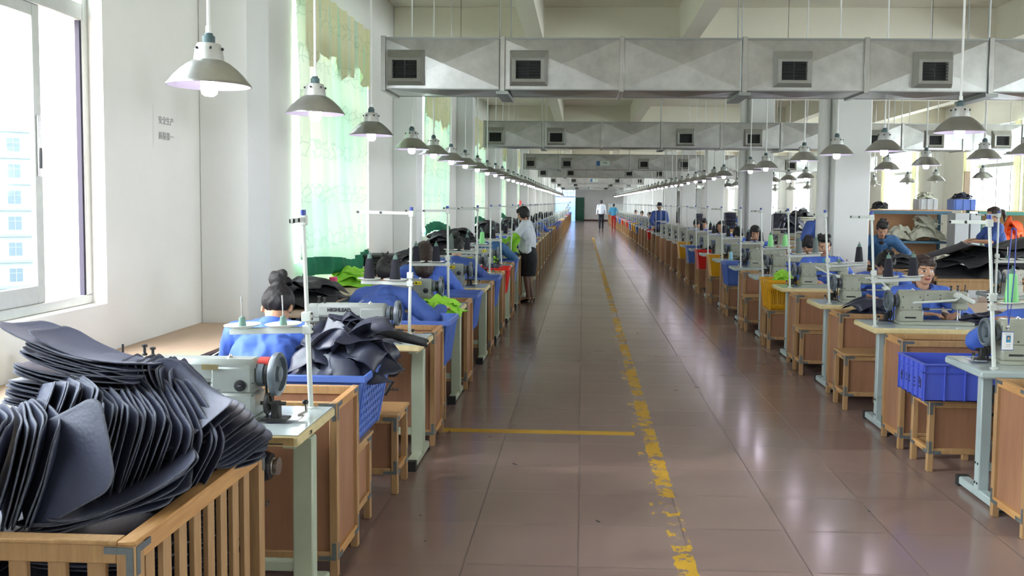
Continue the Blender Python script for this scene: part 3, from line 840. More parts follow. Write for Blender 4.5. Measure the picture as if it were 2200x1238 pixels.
# ================================================================== sewing stations
# ---- table: laminate top with a pale edge, two steel T-legs, pedal, motor. Origin on the floor below its centre; operator at -Y
def make_table(edge, frame, inset, lod):
    t = empty('sewing_table')
    W, D = 1.06, .48
    top = MB(edge).box(-W / 2, W / 2, -D / 2, D / 2, .718, .757, bev=.008 if lod == 0 else 0)
    if lod > 1:
        top.use('laminate').box(-W / 2 + .008, W / 2 - .008, -D / 2 + .008, D / 2 - .008, .757, .760)
        top.use(frame)
        for s in (-1, 1):
            x = s * (W / 2 - inset); top.box(x - .03, x + .03, -.03, .03, .03, .718).box(x - .03, x + .03, -D / 2, D / 2, 0, .04)
        o = top.build('sewing_table'); bpy.data.objects.remove(t); return o
    top.use('laminate').box(-W / 2 + .008, W / 2 - .008, -D / 2 + .008, D / 2 - .008, .7575, .7605, bev=.0015)
    top.build('tabletop', t)
    for s in (-1, 1):
        x = s * (W / 2 - inset)
        lw = .040 if inset < .1 else .030
        lg = MB(frame).box(x - lw, x + lw, -.030, .030, .04, .70, bev=.006)
        lg.box(x - .03, x + .03, -D / 2 - .02, D / 2 + .0, .012, .058, bev=.006)
        lg.box(x - .025, x + .025, -D / 2 + .05, D / 2 - .05, .698, .717, bev=.003)
        lo = lg.build('leg', t)
        if lod == 0:
            ft = MB('rubber')
            ft.box(x - .033, x + .033, -D / 2 - .025, -D / 2 + .02, 0, .06); ft.build('foot_cap', lo)
            MB('rubber').box(x - .033, x + .033, D / 2 - .03, D / 2 + .005, 0, .014).build('foot_cap', lo)
            bt = MB('dark_steel')
            for yy in (-.015, .015):
                for zz in (.09, .2): bt.lathe([(0, 0), (.007, 0), (.007, .005), (0, .006)], (x + .028, yy, zz), 8, 'x')
            bt.build('bolt', lo)
    x1 = W / 2 - inset
    MB(frame).box(-x1 + .028, x1 - .028, -.02, .02, .16, .20, bev=.004).build('cross_brace', t)
    MB('dark_metal').box(-.2, .2, -.14, .10, .09, .11, rot=Matrix.Rotation(.12, 3, 'X'), bev=.005).build('treadle', t)
    if lod == 0:
        mo = MB('black_plastic').lathe([(0, -.09), (.05, -.09), (.058, -.07), (.058, .07), (.05, .09), (0, .09)], (.26, -.02, .58), 20, 'x')
        mo.use('steel').lathe([(0, .09), (.035, .09), (.035, .10), (.028, .105), (.035, .11), (.035, .12), (0, .12)], (.26, -.02, .58), 20, 'x')
        mo.use('dark_metal').box(.22, .30, -.05, .02, .62, .718).tube([(.2, -.08, .54), (.22, -.12, .45), (.30, -.14, .44), (.34, -.12, .52)], .012)
        mo.use('dark_steel').tube([(.31 + .0 * k + .009 * math.cos(k * 1.3), -.1 - k * .0, .50 + .009 * math.sin(k * 1.3)) for k in range(2)], .003)
        mo.tube([(.30 + k * .0016, -.13 + .010 * math.cos(k * 1.1), .47 + .010 * math.sin(k * 1.1)) for k in range(50)], .002, 6)
        mo.build('motor', t)
    return t

# ---- machine head. Origin on the tabletop, under the column. Needle at -X, handwheel at +X, operator at -Y
def make_machine(body, style, lod):
    t = empty('sewing_machine')
    H = .215 if style == 'left' else .235
    bd = MB(body)
    b = .012 if lod < 2 else 0
    aL, aZ = -.36, H - .085
    # column, shoulder and arm as one casting
    def casting(mb):
        sec = []
        mb.box(-.085, .085, -.062, .062, .004, .10, bev=b)
        mb.box(-.075, .082, -.056, .056, .09, H - .02, bev=b)
        mb.box(aL + .02, .086, -.050, .050, aZ, H, bev=b + .006 if b else 0)
        mb.box(aL - .05, aL + .045, -.040, .040, .095, H - .006, bev=b)
        mb.box(-.44, .09, -.085, .085, -.01, .010, bev=.003 if b else 0)
    casting(bd)
    if lod > 1:
        bd.use('wheel_grey').lathe([(0, .09), (.03, .09), (.03, .125), (.070, .13), (.070, .155), (0, .155)], (0, 0, .155), 14, 'x')
        bd.use('dark_metal').box(aL - .02, aL, -.01, .01, .02, .10).box(.1, .14, -.04, .04, .0, .07)
        o = bd.build('sewing_machine'); bpy.data.objects.remove(t); return o
    bd.build('machine_body', t)
    seam = MB('dark_steel')
    for sy in (-1, 1):
        seam.box(-.08, .084, sy * .0565 - .001, sy * .0565 + .001, .088, .091)
        seam.box(aL, .084, sy * .0505 - .001, sy * .0505 + .001, aZ + .001, aZ + .0035)
    seam.build('casting_seam', t)
    hw = MB('wheel_grey')
    zc = .158; xo = .088
    hw.lathe([(0, 0), (.045, 0), (.045, .022), (.036, .025), (.036, .042), (.046, .046), (.074, .050), (.078, .056), (.078, .072), (.068, .078), (.062, .076), (.060, .060), (.030, .056), (.026, .075), (0, .077)], (xo, 0, zc), 32, 'x')
    w = hw.build('hand_wheel', t, ang=.6)
    MB('dark_metal').lathe([(.0365, .026), (.042, .026), (.042, .041), (.0365, .041)], (xo, 0, zc), 24, 'x', close=True).build('belt_groove', w)
    bl = MB('rubber')
    for sy in (-1, 1): bl.tube([(xo + .034, sy * .036, zc - .02), (xo + .034, sy * .026, 0.0)], .0045, 6)
    bl.build('drive_belt', t)
    dl = MB('black_plastic').lathe([(0, -.062), (.016, -.062), (.021, -.060), (.021, -.052), (.024, -.050), (.024, -.046), (0, -.046)], (.035, 0, .125) if style == 'left' else (.035, 0, .125), 20, 'y')
    dl.use('steel').box(.028, .042, -.066, -.0615, .123, .127)
    dl.build('stitch_dial', t)
    # needle side
    nd = MB('steel').cyl((aL - .005, 0, .10), (aL - .005, 0, .035), .005, n=8).cyl((aL + .012, 0, .10), (aL + .012, 0, .02), .005, n=8)
    nd.box(aL + .0, aL + .025, -.012, .012, .012, .018)
    nd.build('needle_bar', t)
    tp = MB('dark_steel').lathe([(0, -.05), (.013, -.05), (.013, -.04), (0, -.04)], (aL - .02, 0, .14), 12, 'y').cyl((aL - .045, -.02, H - .01), (aL - .045, -.02, H + .045), .004, n=8)
    tp.lathe([(0, 0), (.009, 0), (.009, .008), (.005, .01), (.005, .03), (.010, .032), (.010, .04), (0, .042)], (aL + .02, .01, H), 12)
    tp.lathe([(0, 0), (.009, 0), (.009, .008), (.005, .01), (.005, .024), (.010, .026), (.010, .034), (0, .036)], (aL + .06, -.01, H), 12)
    tp.build('thread_guide', t)
    oc = MB('steel').lathe([(0, 0), (.014, 0), (.012, .006), (.006, .007), (.005, .012), (0, .013)], (-.02, 0, H), 14).tube([(-.09, .01, H + .004), (-.06, .0, H + .02)], .002, 6)
    oc.build('oil_cap', t)
    # bobbin winder beside the handwheel
    bw = MB('dark_metal').lathe([(.028, -.004), (.038, -.004), (.038, .006), (.028, .006)], (.125, -.03, .058), 20, 'x', close=True)
    for a in range(4):
        c_, s_ = math.cos(a * PI / 2), math.sin(a * PI / 2)
        bw.cyl((.126, -.03, .058), (.126, -.03 + .03 * c_, .058 + .03 * s_), .004, n=6)
    bw.cyl((.1, -.03, .058), (.19, -.03, .058), .007, n=8).box(.14, .17, -.045, -.01, .0, .065, bev=.004).box(.11, .20, -.06, .0, -.002, .008)
    bw.use('steel').box(.15, .24, -.05, .03, .0, .004, rot=None).tube([(.22, .02, .004), (.24, .05, .012), (.235, .06, .05)], .006, 6)
    bw.use('black_plastic').ell((.235, .055, .045), (.012, .012, .01), 8, 5)
    bw.build('bobbin_winder', t)
    if style == 'left':
        pl = MB('dark_steel').box(-.045, .02, -.0640, -.0615, .035, .060, bev=.0008)
        pl.use('steel').box(-.040, .012, -.0645, -.0638, .050, .053).box(-.040, .012, -.0645, -.0638, .042, .045)
        pl.build('nameplate', t)
    else:
        # seen from behind: cover plate with screws, knee-lift rod, flexible work light
        cp = MB(body).box(-.07, .078, .056, .0595, .10, .20, bev=.001).box(aL + .04, -.09, .050, .0535, aZ + .012, H - .012, bev=.001)
        cp.use('black_plastic')
        for (xx, zz, yy) in [(-.055, .115, .0595), (.065, .115, .0595), (-.055, .19, .0595), (.065, .19, .0595), (0, .115, .0595), (aL + .06, H - .03, .0535), (-.11, H - .03, .0535), (aL + .06, aZ + .03, .0535), (-.2, H - .03, .0535), (-.2, aZ + .03, .0535)]:
            cp.lathe([(0, yy), (.0045, yy), (.0045, yy + .003), (0, yy + .003)], (xx, 0, zz), 8, 'y')
        cp.build('cover_plate', t)
        MB('steel').cyl((-.12, .062, .105), (-.28, .062, .105), .006, n=8).use('black_plastic').cyl((-.08, .062, .105), (-.12, .062, .105), .011, n=10).build('lifter_rod', t)
        MB('dark_steel').box(-.03, .05, .0615, .0635, .035, .047, bev=.001).build('nameplate', t)
    tag(t, None, 'sewing machine')
    return t

def make_stand(lod, tilt=0):
    """thread stand: pole with an upper guide arm and a lower arm carrying two plates and spindles. Origin at its foot on the tabletop; arms reach to -X"""
    t = empty('thread_stand')
    H = .80
    if lod > 1:
        mb = MB('stand_white').cyl((0, 0, 0), (0, 0, H), .0085, n=6).box(-.34, .0, -.008, .008, H - .03, H - .015).box(-.30, .0, -.012, .012, .315, .335)
        mb.use('spool_plate')
        for x in (-.10, -.25): mb.lathe([(0, 0), (.068, .004), (.068, .007), (0, .005)], (x, 0, .34), 10)
        mb.use('blue_plastic').box(-.014, .014, -.012, .012, H - .01, H + .008)
        o = mb.build('thread_stand'); bpy.data.objects.remove(t); return o
    MB('stand_white').lathe([(.0, 0), (.022, 0), (.022, .004), (.0105, .008), (.0105, .36), (.0085, .365), (.0085, H), (0, H)], (0, 0, 0), 14).build('pole', t)
    cl = MB('stand_white').box(-.02, .018, -.018, .018, .36, .40, bev=.003).box(-.02, .018, -.018, .018, .31, .345, bev=.003).box(-.016, .016, -.014, .014, H - .045, H - .005, bev=.003)
    cl.use('dark_steel')
    for z in (.37, .392, .328): cl.lathe([(0, .018), (.005, .018), (.005, .022), (0, .022)], (0, 0, z), 8, 'x')
    cl.build('clamp', t)
    MB('blue_plastic').lathe([(0, H - .004), (.0125, H - .004), (.0125, H + .018), (0, H + .018)], (0, 0, 0), 10).build('end_cap', t)
    ta = MB('stand_white').box(-.36, -.01, -.004, .004, H - .032, H - .012, bev=.001)
    for x in (-.35, -.2): ta.use('black_plastic').lathe([(0, -.010), (.008, -.010), (.008, .010), (0, .010)], (x, 0, H - .022), 10, 'y')
    ta.build('guide_arm', t)
    la = MB('stand_white').box(-.32, -.01, -.014, .014, .314, .318).box(-.32, -.01, -.014, -.011, .314, .338).box(-.32, -.01, .011, .014, .314, .338)
    la.build('tray_arm', t)
    for x in (-.10, -.27):
        p = MB('spool_plate').lathe([(0, 0), (.03, .002), (.062, .010), (.074, .016), (.0735, .019), (.060, .013), (.03, .005), (0, .004)], (x, 0, .336), 28).build('spool_plate', t, ang=1.2)
        MB('spool_core').lathe([(0, .003), (.017, .003), (.012, .045), (.006, .05), (0, .05)], (x, 0, .336), 12).use('steel').cyl((x, 0, .38), (x, 0, .47), .0028, n=6).build('spindle', p)
    tag(t, None, 'thread stand')
    return t
def make_cone(m, hgt=.15):
    t = empty('thread_cone')
    MB(m).lathe([(0, 0), (.034, 0), (.036, .006), (.024, hgt - .02), (.019, hgt - .012), (0, hgt - .012)], (0, 0, 0), 18).build('wound_thread', t)
    MB('spool_core').lathe([(.0, hgt - .014), (.017, hgt - .014), (.012, hgt + .012), (.005, hgt + .014), (.004, hgt + .03), (0, hgt + .03)], (0, 0, 0), 12).build('core', t)
    tag(t, None, 'thread cone')
    return t

BRK = {}
def bracket(parent, x, y, z, sx, sy, plane):
    """L-shaped steel corner bracket lying on a face of constant x or y; its arms run towards sx / sy"""
    key = (sx, sy, plane)
    if key not in BRK:
        L, w, th = .075, .018, .0015; mb = MB('bracket_steel')
        if plane == 'x':
            mb.box(-th, th, min(0, sx * L), max(0, sx * L), min(0, sy * w), max(0, sy * w))
            mb.box(-th, th, min(0, sx * w), max(0, sx * w), min(sy * w, sy * L), max(sy * w, sy * L))
        else:
            mb.box(min(0, sx * L), max(0, sx * L), -th, th, min(0, sy * w), max(0, sy * w))
            mb.box(min(0, sx * w), max(0, sx * w), -th, th, min(sy * w, sy * L), max(sy * w, sy * L))
        BRK[key] = mb.mesh('corner_bracket')
    mobj('corner_bracket', BRK[key], parent, (x, y, z))
def make_bin(W, D, H, lod, open_top=True):
    """plywood bin with pine frame. Origin on the floor under its centre"""
    t = empty('plywood_bin'); w = .035
    if lod > 1:
        mb = MB('ply_red').box(-W / 2 + .01, W / 2 - .01, -D / 2 + .01, D / 2 - .01, .07, H - .02)
        mb.use('pine_pale')
        for sx in (-1, 1):
            for sy in (-1, 1):
                x, y = sx * (W / 2 - w / 2), sy * (D / 2 - w / 2); mb.box(x - w / 2, x + w / 2, y - w / 2, y + w / 2, 0, H)
        for sy in (-1, 1):
            y = sy * (D / 2 - w / 2); mb.box(-W / 2 + w, W / 2 - w, y - w / 2, y + w / 2, H - w, H)
        for sx in (-1, 1):
            x = sx * (W / 2 - w / 2); mb.box(x - w / 2, x + w / 2, -D / 2 + w, D / 2 - w, H - w, H).box(x - w / 2, x + w / 2, -D / 2 + w, D / 2 - w, .06, .06 + w)
        o = mb.build('plywood_bin'); bpy.data.objects.remove(t); return o
    for sx in (-1, 1):
        for sy in (-1, 1):
            x, y = sx * (W / 2 - w / 2), sy * (D / 2 - w / 2)
            MB('pine').box(x - w / 2, x + w / 2, y - w / 2, y + w / 2, 0, H, bev=.003).build('post', t)
    for z0 in (.07, H - .04):
        for sy in (-1, 1):
            y = sy * (D / 2 - w / 2); MB('pine_pale').box(-W / 2 + w, W / 2 - w, y - w / 2 + .002, y + w / 2 - .002, z0, z0 + .038, bev=.002).build('rail', t)
        for sx in (-1, 1):
            x = sx * (W / 2 - w / 2); MB('pine_along').box(x - w / 2 + .002, x + w / 2 - .002, -D / 2 + w, D / 2 - w, z0, z0 + .038, bev=.002).build('rail', t)
    for sy in (-1, 1):
        y = sy * (D / 2 - .022); MB('ply_red').box(-W / 2 + w, W / 2 - w, y - .004, y + .004, .108, H - .04).build('side_panel', t)
    for sx in (-1, 1):
        x = sx * (W / 2 - .022); MB('ply_red').box(x - .004, x + .004, -D / 2 + w, D / 2 - w, .108, H - .04).build('side_panel', t)
    MB('ply_dark').box(-W / 2 + w, W / 2 - w, -D / 2 + w, D / 2 - w, .10, .108).build('floor_panel', t)
    for sx in (-1, 1):
        for zz, sz in ((H - .004, -1), (.075, 1)):
            bracket(t, sx * W / 2, -D / 2 + .006, zz, 1, sz, 'x'); bracket(t, sx * W / 2, D / 2 - .006, zz, -1, sz, 'x')
            bracket(t, -sx * (W / 2 - .006), -D / 2, zz, sx, sz, 'y')
    tag(t, None, 'bin')
    return t
def make_stool(W, D, H, lod, panel='ply_red'):
    t = empty('wooden_stool'); w = .036
    if lod > 1:
        mb = MB('pine_pale').box(-W / 2, W / 2, -D / 2, D / 2, H - .022, H)
        for sx in (-1, 1):
            for sy in (-1, 1):
                x, y = sx * (W / 2 - w / 2), sy * (D / 2 - w / 2); mb.box(x - w / 2, x + w / 2, y - w / 2, y + w / 2, 0, H - .022)
            mb.box(sx * (W / 2 - w / 2) - w / 2, sx * (W / 2 - w / 2) + w / 2, -D / 2 + w, D / 2 - w, .12, .15)
        o = mb.build('wooden_stool'); bpy.data.objects.remove(t); return o
    MB('pine_pale').box(-W / 2 - .008, W / 2 + .008, -D / 2 - .008, D / 2 + .008, H - .018, H, bev=.004).build('seat', t)
    for sx in (-1, 1):
        for sy in (-1, 1):
            x, y = sx * (W / 2 - w / 2), sy * (D / 2 - w / 2)
            MB('pine').box(x - w / 2, x + w / 2, y - w / 2, y + w / 2, 0, H - .018, bev=.003).build('leg', t)
    for z0 in (.11, H - .055):
        for sx in (-1, 1):
            x = sx * (W / 2 - w / 2); MB('pine_along').box(x - w / 2 + .004, x + w / 2 - .004, -D / 2 + w, D / 2 - w, z0, z0 + .034, bev=.002).build('rail', t)
        for sy in (-1, 1):
            y = sy * (D / 2 - w / 2); MB('pine_pale').box(-W / 2 + w, W / 2 - w, y - w / 2 + .004, y + w / 2 - .004, z0, z0 + .034, bev=.002).build('rail', t)
    pn = MB(panel)
    pn.box(-.004, .004, -D / 2 + w, D / 2 - w, .145, H - .055).box(-W / 2 + w, W / 2 - w, -D / 2 + .02, -D / 2 + .026, .145, H - .055)
    pn.build('inner_panel', t)
    for sx in (-1, 1):
        for zz, sz in ((H - .022, -1), (.112, 1)):
            bracket(t, sx * W / 2, -D / 2 + .004, zz, 1, sz, 'x'); bracket(t, sx * W / 2, D / 2 - .004, zz, -1, sz, 'x')
            bracket(t, -sx * (W / 2 - .004), -D / 2, zz, sx, sz, 'y')
    tag(t, None, 'stool')
    return t

def slot_wall(mb, P, nu, nv, u0, v0, cw, ch, du, dv, th_fn=None):
    """a wall panel P(u,v)->point on [0,1]^2 pierced by an nu x nv array of slots"""
    us = [0]; vs_ = [0]
    for i in range(nu): us += [u0 + du * i, u0 + du * i + cw]
    us.append(1)
    for j in range(nv): vs_ += [v0 + dv * j, v0 + dv * j + ch]
    vs_.append(1)
    pts = [P(u, v) for u in us for v in vs_]; n = len(vs_); fs = []
    for i in range(len(us) - 1):
        for j in range(n - 1):
            if i % 2 == 1 and j % 2 == 1 and i < len(us) - 1: continue
            fs.append((i * n + j, (i + 1) * n + j, (i + 1) * n + j + 1, i * n + j + 1))
    mb.add(pts, fs)
def make_basket(color, W, D, H, slots, lod):
    """plastic basket tapering to its floor. Origin under its centre"""
    t = empty('plastic_basket')
    k = .80
    def ring(z): f = k + (1 - k) * z / H; return W / 2 * f, D / 2 * f
    wm = MB(color)
    cs = [(-1, -1), (1, -1), (1, 1), (-1, 1)]
    for q in range(4):
        a, b = cs[q], cs[(q + 1) % 4]
        def P(u, v, a=a, b=b):
            w, d = ring(H * v); x = (a[0] + (b[0] - a[0]) * u) * w; y = (a[1] + (b[1] - a[1]) * u) * d
            return (x, y, H * v)
        if lod == 0 and slots == 'grid': slot_wall(wm, P, 9, 6, .09, .10, .05, .07, .094, .125)
        elif lod == 0 and slots == 'vert': slot_wall(wm, P, 14, 1, .07, .18, .022, .50, .063, 1)
        else: wm.add([P(0, 0), P(1, 0), P(1, 1), P(0, 1)], [(0, 1, 2, 3)])
    w, d = ring(0); wm.add([(-w, -d, 0), (w, -d, 0), (w, d, 0), (-w, d, 0)], [(0, 1, 2, 3)])
    if lod > 1:
        wm.box(-W / 2 - .01, W / 2 + .01, -D / 2 - .01, -D / 2 + .003, H - .025, H).box(-W / 2 - .01, W / 2 + .01, D / 2 - .003, D / 2 + .01, H - .025, H).box(-W / 2 - .01, -W / 2 + .003, -D / 2, D / 2, H - .025, H).box(W / 2 - .003, W / 2 + .01, -D / 2, D / 2, H - .025, H)
        o = wm.build('plastic_basket'); bpy.data.objects.remove(t); return o
    wm.build('basket_wall', t, solid=.004)
    rm = MB(color)
    for (x0, x1, y0, y1) in ((-W / 2 - .014, W / 2 + .014, -D / 2 - .014, -D / 2 + .002), (-W / 2 - .014, W / 2 + .014, D / 2 - .002, D / 2 + .014), (-W / 2 - .014, -W / 2 + .002, -D / 2 + .002, D / 2 - .002), (W / 2 - .002, W / 2 + .014, -D / 2 + .002, D / 2 - .002)):
        rm.box(x0, x1, y0, y1, H - .03, H + .004, bev=.004)
    rm.build('rim', t)
    rb = MB(color)
    for q in range(4):
        a, b = cs[q], cs[(q + 1) % 4]
        for u in ([0.03, .97] if slots == 'grid' else [0.02, .25, .5, .75, .98]):
            pts = []
            for v in (0, .9):
                w, d = ring(H * v); pts.append(((a[0] + (b[0] - a[0]) * u) * (w + .004), (a[1] + (b[1] - a[1]) * u) * (d + .004), H * v))
            rb.tube(pts, .006, 4)
    rb.build('rib', t)
    tag(t, None, 'basket')
    return t

def crumple(name, c, sx, sy, h, seed, m, kind='stuff', sheets=5, label=None, cat='fabric', group=None, res=26, sharp=1.0, solid=.003, freq=1.5, flaps=0):
    """loose heap of cloth pieces: overlapping creased sheets"""
    mb = MB(m); rr = random.Random(seed)
    for q in range(sheets):
        ax, ay = rr.uniform(.5, .9), rr.uniform(.5, .9); ox, oy = rr.uniform(-.35, .35), rr.uniform(-.35, .35)
        if q == 0: ax = ay = 1; ox = oy = 0
        rot = rr.uniform(0, PI); zb = h * (q / sheets) * .55; so = rr.uniform(0, 99)
        def fn(u, v):
            a, b = (u - .5) * 2, (v - .5) * 2
            ca, sa = math.cos(rot), math.sin(rot)
            if q: a, b = a * ca - b * sa, a * sa + b * ca
            x = (a * ax + ox * (1 - ax)) * sx; y = (b * ay + oy * (1 - ay)) * sy
            r2 = (x / sx) ** 2 + (y / sy) ** 2
            p = Vector((x / max(sx, sy) * freq + so, y / max(sx, sy) * freq, so))
            ridge = 1 - abs(noise.noise(p)) * 2.4
            ridge2 = abs(noise.noise(p * 1.8 + Vector((9, 0, 0))))
            z = zb + h * .62 * max(0, 1 - r2 * .75) * (.62 + .5 * ridge) + sharp * h * .30 * ridge2 + sharp * h * .05 * noise.noise(p * 4)
            wob = noise.noise(p * 1.7) * .18
            return (c[0] + x * (1 + wob) + .3 * h * noise.noise(p * 2 + Vector((0, 5, 0))), c[1] + y * (1 + wob), c[2] + max(.004, z * min(1, 1.35 - r2 * .5)))
        mb.grid(fn, res, res)
    for q in range(flaps):
        a0 = rr.uniform(0, 2 * PI); rd = rr.uniform(.1, .75); px, py = c[0] + sx * rd * math.cos(a0), c[1] + sy * rd * math.sin(a0); pz = c[2] + h * (.35 + .65 * (1 - rd)) * rr.uniform(.75, 1.0)
        L, Wd, rad = rr.uniform(.5, .95) * sx, rr.uniform(.5, .9) * sx, rr.uniform(.35, 1.0) * sx
        E = Euler((rr.uniform(-.9, .9), rr.uniform(-.9, .9), rr.uniform(0, 6.28))).to_matrix(); sd = rr.uniform(0, 50)
        def fl(u, v):
            t_ = (u - .5) * L / rad * 1.6; w_ = .02 * noise.noise(Vector((u * 2 + sd, v * 2, 0)))
            o_ = E @ Vector((rad * math.sin(t_), (v - .5) * Wd * (1 - .3 * u), rad * (math.cos(t_) - 1) + w_))
            return (px + o_.x, py + o_.y, max(c[2] + .01, pz + o_.z))
        mb.grid(fl, 12, 6)
    o = mb.build(name, ang=.6, solid=solid)
    tag(o, label, cat, group, kind)
    return o

# ---- prototypes
T_left = [make_table('table_edge', 'frame_green', .055, 0), make_table('table_edge', 'frame_green', .055, 2)]
T_right = [make_table('frame_grey', 'frame_grey', .13, 0), make_table('frame_grey', 'frame_grey', .13, 2), make_table('table_edge', 'frame_grey', .13, 0)]
M_left = [make_machine('machine_grey', 'left', 0), make_machine('machine_grey', 'left', 2)]
M_right = [make_machine('machine_beige', 'right', 0), make_machine('machine_beige', 'right', 2)]
M_pale = make_machine('machine_pale', 'right', 1)
S_near, S_far = make_stand(0), make_stand(2)
B_left = [make_bin(.62, .38, .76, 0), make_bin(.62, .36, .76, 2)]
B_right = [make_bin(1.02, .36, .73, 0), make_bin(1.02, .34, .73, 2)]
ST = [make_stool(.36, .30, .45, 0), make_stool(.36, .30, .45, 2)]
C_black, C_green, C_grey, C_blue = make_cone('thread_black'), make_cone('thread_green', .16), make_cone('thread_grey'), make_cone('thread_blue', .13)
BK = {}
def basket(color, slots, lod, W=.52, D=.44, H=.33):
    key = (color, slots, lod, W, D, H)
    if key not in BK: BK[key] = make_basket(*key[:1], W, D, H, slots, lod)
    return BK[key]
for o_ in bpy.data.objects:
    pass
for p_ in (T_left + T_right): p_['category'] = 'table'
for p_, c_ in ((M_left[1], 'sewing machine'), (M_right[1], 'sewing machine'), (S_far, 'thread stand'), (B_left[1], 'bin'), (B_right[1], 'bin'), (ST[1], 'stool')): p_['category'] = c_

TL = [3.2, 5.3, 7.1, 8.9, 10.35, 11.95, 13.7]
while TL[-1] < Y1 - 5: TL.append(TL[-1] + 1.64)
TR = [4.8, 6.42, 7.87, 9.38, 10.8, 12.3, 13.95]
while TR[-1] < Y1 - 5: TR.append(TR[-1] + 1.58)
sr_ = random.Random(12)
BC = ['blue_basket', 'blue_basket', 'blue_basket', 'blue_basket', 'red_basket', 'blue_basket', 'blue_basket']
for k, y in enumerate(TL):
    lod = 0 if k < 7 else 1
    near = k < 10; o_ = ORD[k] if near else ''
    jx = sr_.uniform(-.02, .02) if k else 0
    xr = -1.02 if k == 0 else -.96 + jx * .6
    xc = xr - .53
    P = lambda near_l, far_l: near_l if near else far_l
    place(T_left[lod], (xc, y + .24, 0), 0, P('sewing table with pale edge, %s from the camera in the left row' % o_, 'small distant sewing table in the left row'), P('sewing tables along the left wall', 'distant sewing tables of the left row'))
    ml = 'grey lockstitch machine on the %s table of the left row' % o_
    if k == 0: ml = 'large grey lockstitch machine beside the black pad pile, nearest on the left'
    if k == 1: ml = 'grey lockstitch machine with raised lettering on its arm behind the bun-haired worker'
    mo = place(M_left[lod], (xr - .32, y + .23 if k == 0 else y + .17, .771), 0, P(ml, 'small distant grey sewing machine in the left row'), P('machines of the left row', 'distant machines of the left row'))
    lean = sr_.uniform(-.05, .05) if k else -.035
    so_ = place(S_near if k < 9 else S_far, (xr - (.15 if k else .09), y + .44, .7605), sr_.uniform(-.08, .12), P('white thread stand on the %s table of the left row' % o_, 'thin distant thread stand in the left row'), P('thread stands of the left row', 'distant thread stands of the left row'), ry=lean)
    if k == 0: first_stand = so_
    bx = place(B_left[lod], (xr - .31 - (.01 if k == 0 else 0), y + .735, 0), 0, P('plywood bin with pine frame beyond the %s table of the left row' % o_, 'small distant plywood bin in the left row'), P('plywood bins of the left row', 'distant plywood bins of the left row'))
    gap = (TL[k + 1] if k + 1 < len(TL) else y + 1.6) - (y + .92)
    if gap > .5:
        sl = min(.45, gap)
        st = place(ST[lod], (xr - .19, y + .94 + .18, 0), PI / 2 if k else PI / 2, P('wooden stool under the basket after the %s table of the left row' % o_, 'small distant wooden stool in the left row'), P('stools of the left row', 'distant stools of the left row'))
        if k == 0 :
            place(ST[0], (xr - .16, y + 1.80, 0), 0, 'second wooden stool just beyond the near blue slotted basket')
        if k < 7 or sr_.random() < .6:
            col = BC[k] if k < 7 else sr_.choice(['blue_basket'] * 5 + ['red_basket', 'yellow_basket'])
            b_ = basket(col, 'grid' if k == 0 else 'vert', 0 if k < 5 else 2, .58 if k == 0 else .46, .60 if k == 0 else .44, .34 if k == 0 else .33)
            bo = place(b_, (xr - .29 if k == 0 else xr - .20, y + 1.265 if k == 0 else y + 1.13, .4505), 0,
                  {0: 'blue slotted basket heaped with black cloth, nearest on the left'}.get(k, P('%s basket on a stool after the %s table of the left row' % (col.split('_')[0], o_), 'small distant plastic basket in the left row')), P('baskets of the left row', 'distant baskets of the left row'))
            bo['category'] = 'basket'
    # thread on the plates
    if 1 <= k <= 8:
        for q, dx in enumerate((-.10, -.27)):
            if k == 3 and q: cm = C_grey
            elif k in (4,) and q == 0: cm = C_green
            else: cm = C_black
            wp = so_.matrix_basis @ Vector((dx, 0, .343))
            place(cm, wp, 0, '%s thread cone, %s of two on the stand of the %s left table' % ({C_black.name: 'black', C_green.name: 'green', C_grey.name: 'grey'}.get(cm.name, 'black'), ('right', 'left')[q], o_), 'thread cones of the left row', ry=lean)
    elif k > 8 and k < 20 and sr_.random() < .8:
        for dx in (-.10, -.25):
            if 'CF' not in globals():
                CF = MB('thread_black').lathe([(0, 0), (.034, 0), (.02, .14), (0, .14)], (0, 0, 0), 8).use('spool_core').lathe([(0, .14), (.012, .14), (.006, .16), (0, .16)], (0, 0, 0), 6).build('thread_cone'); CF['category'] = 'thread cone'
            wp = so_.matrix_basis @ Vector((dx, 0, .345))
            place(CF, wp, 0, 'tiny distant black thread cone on a stand in the left row', 'distant thread cones of the left row')

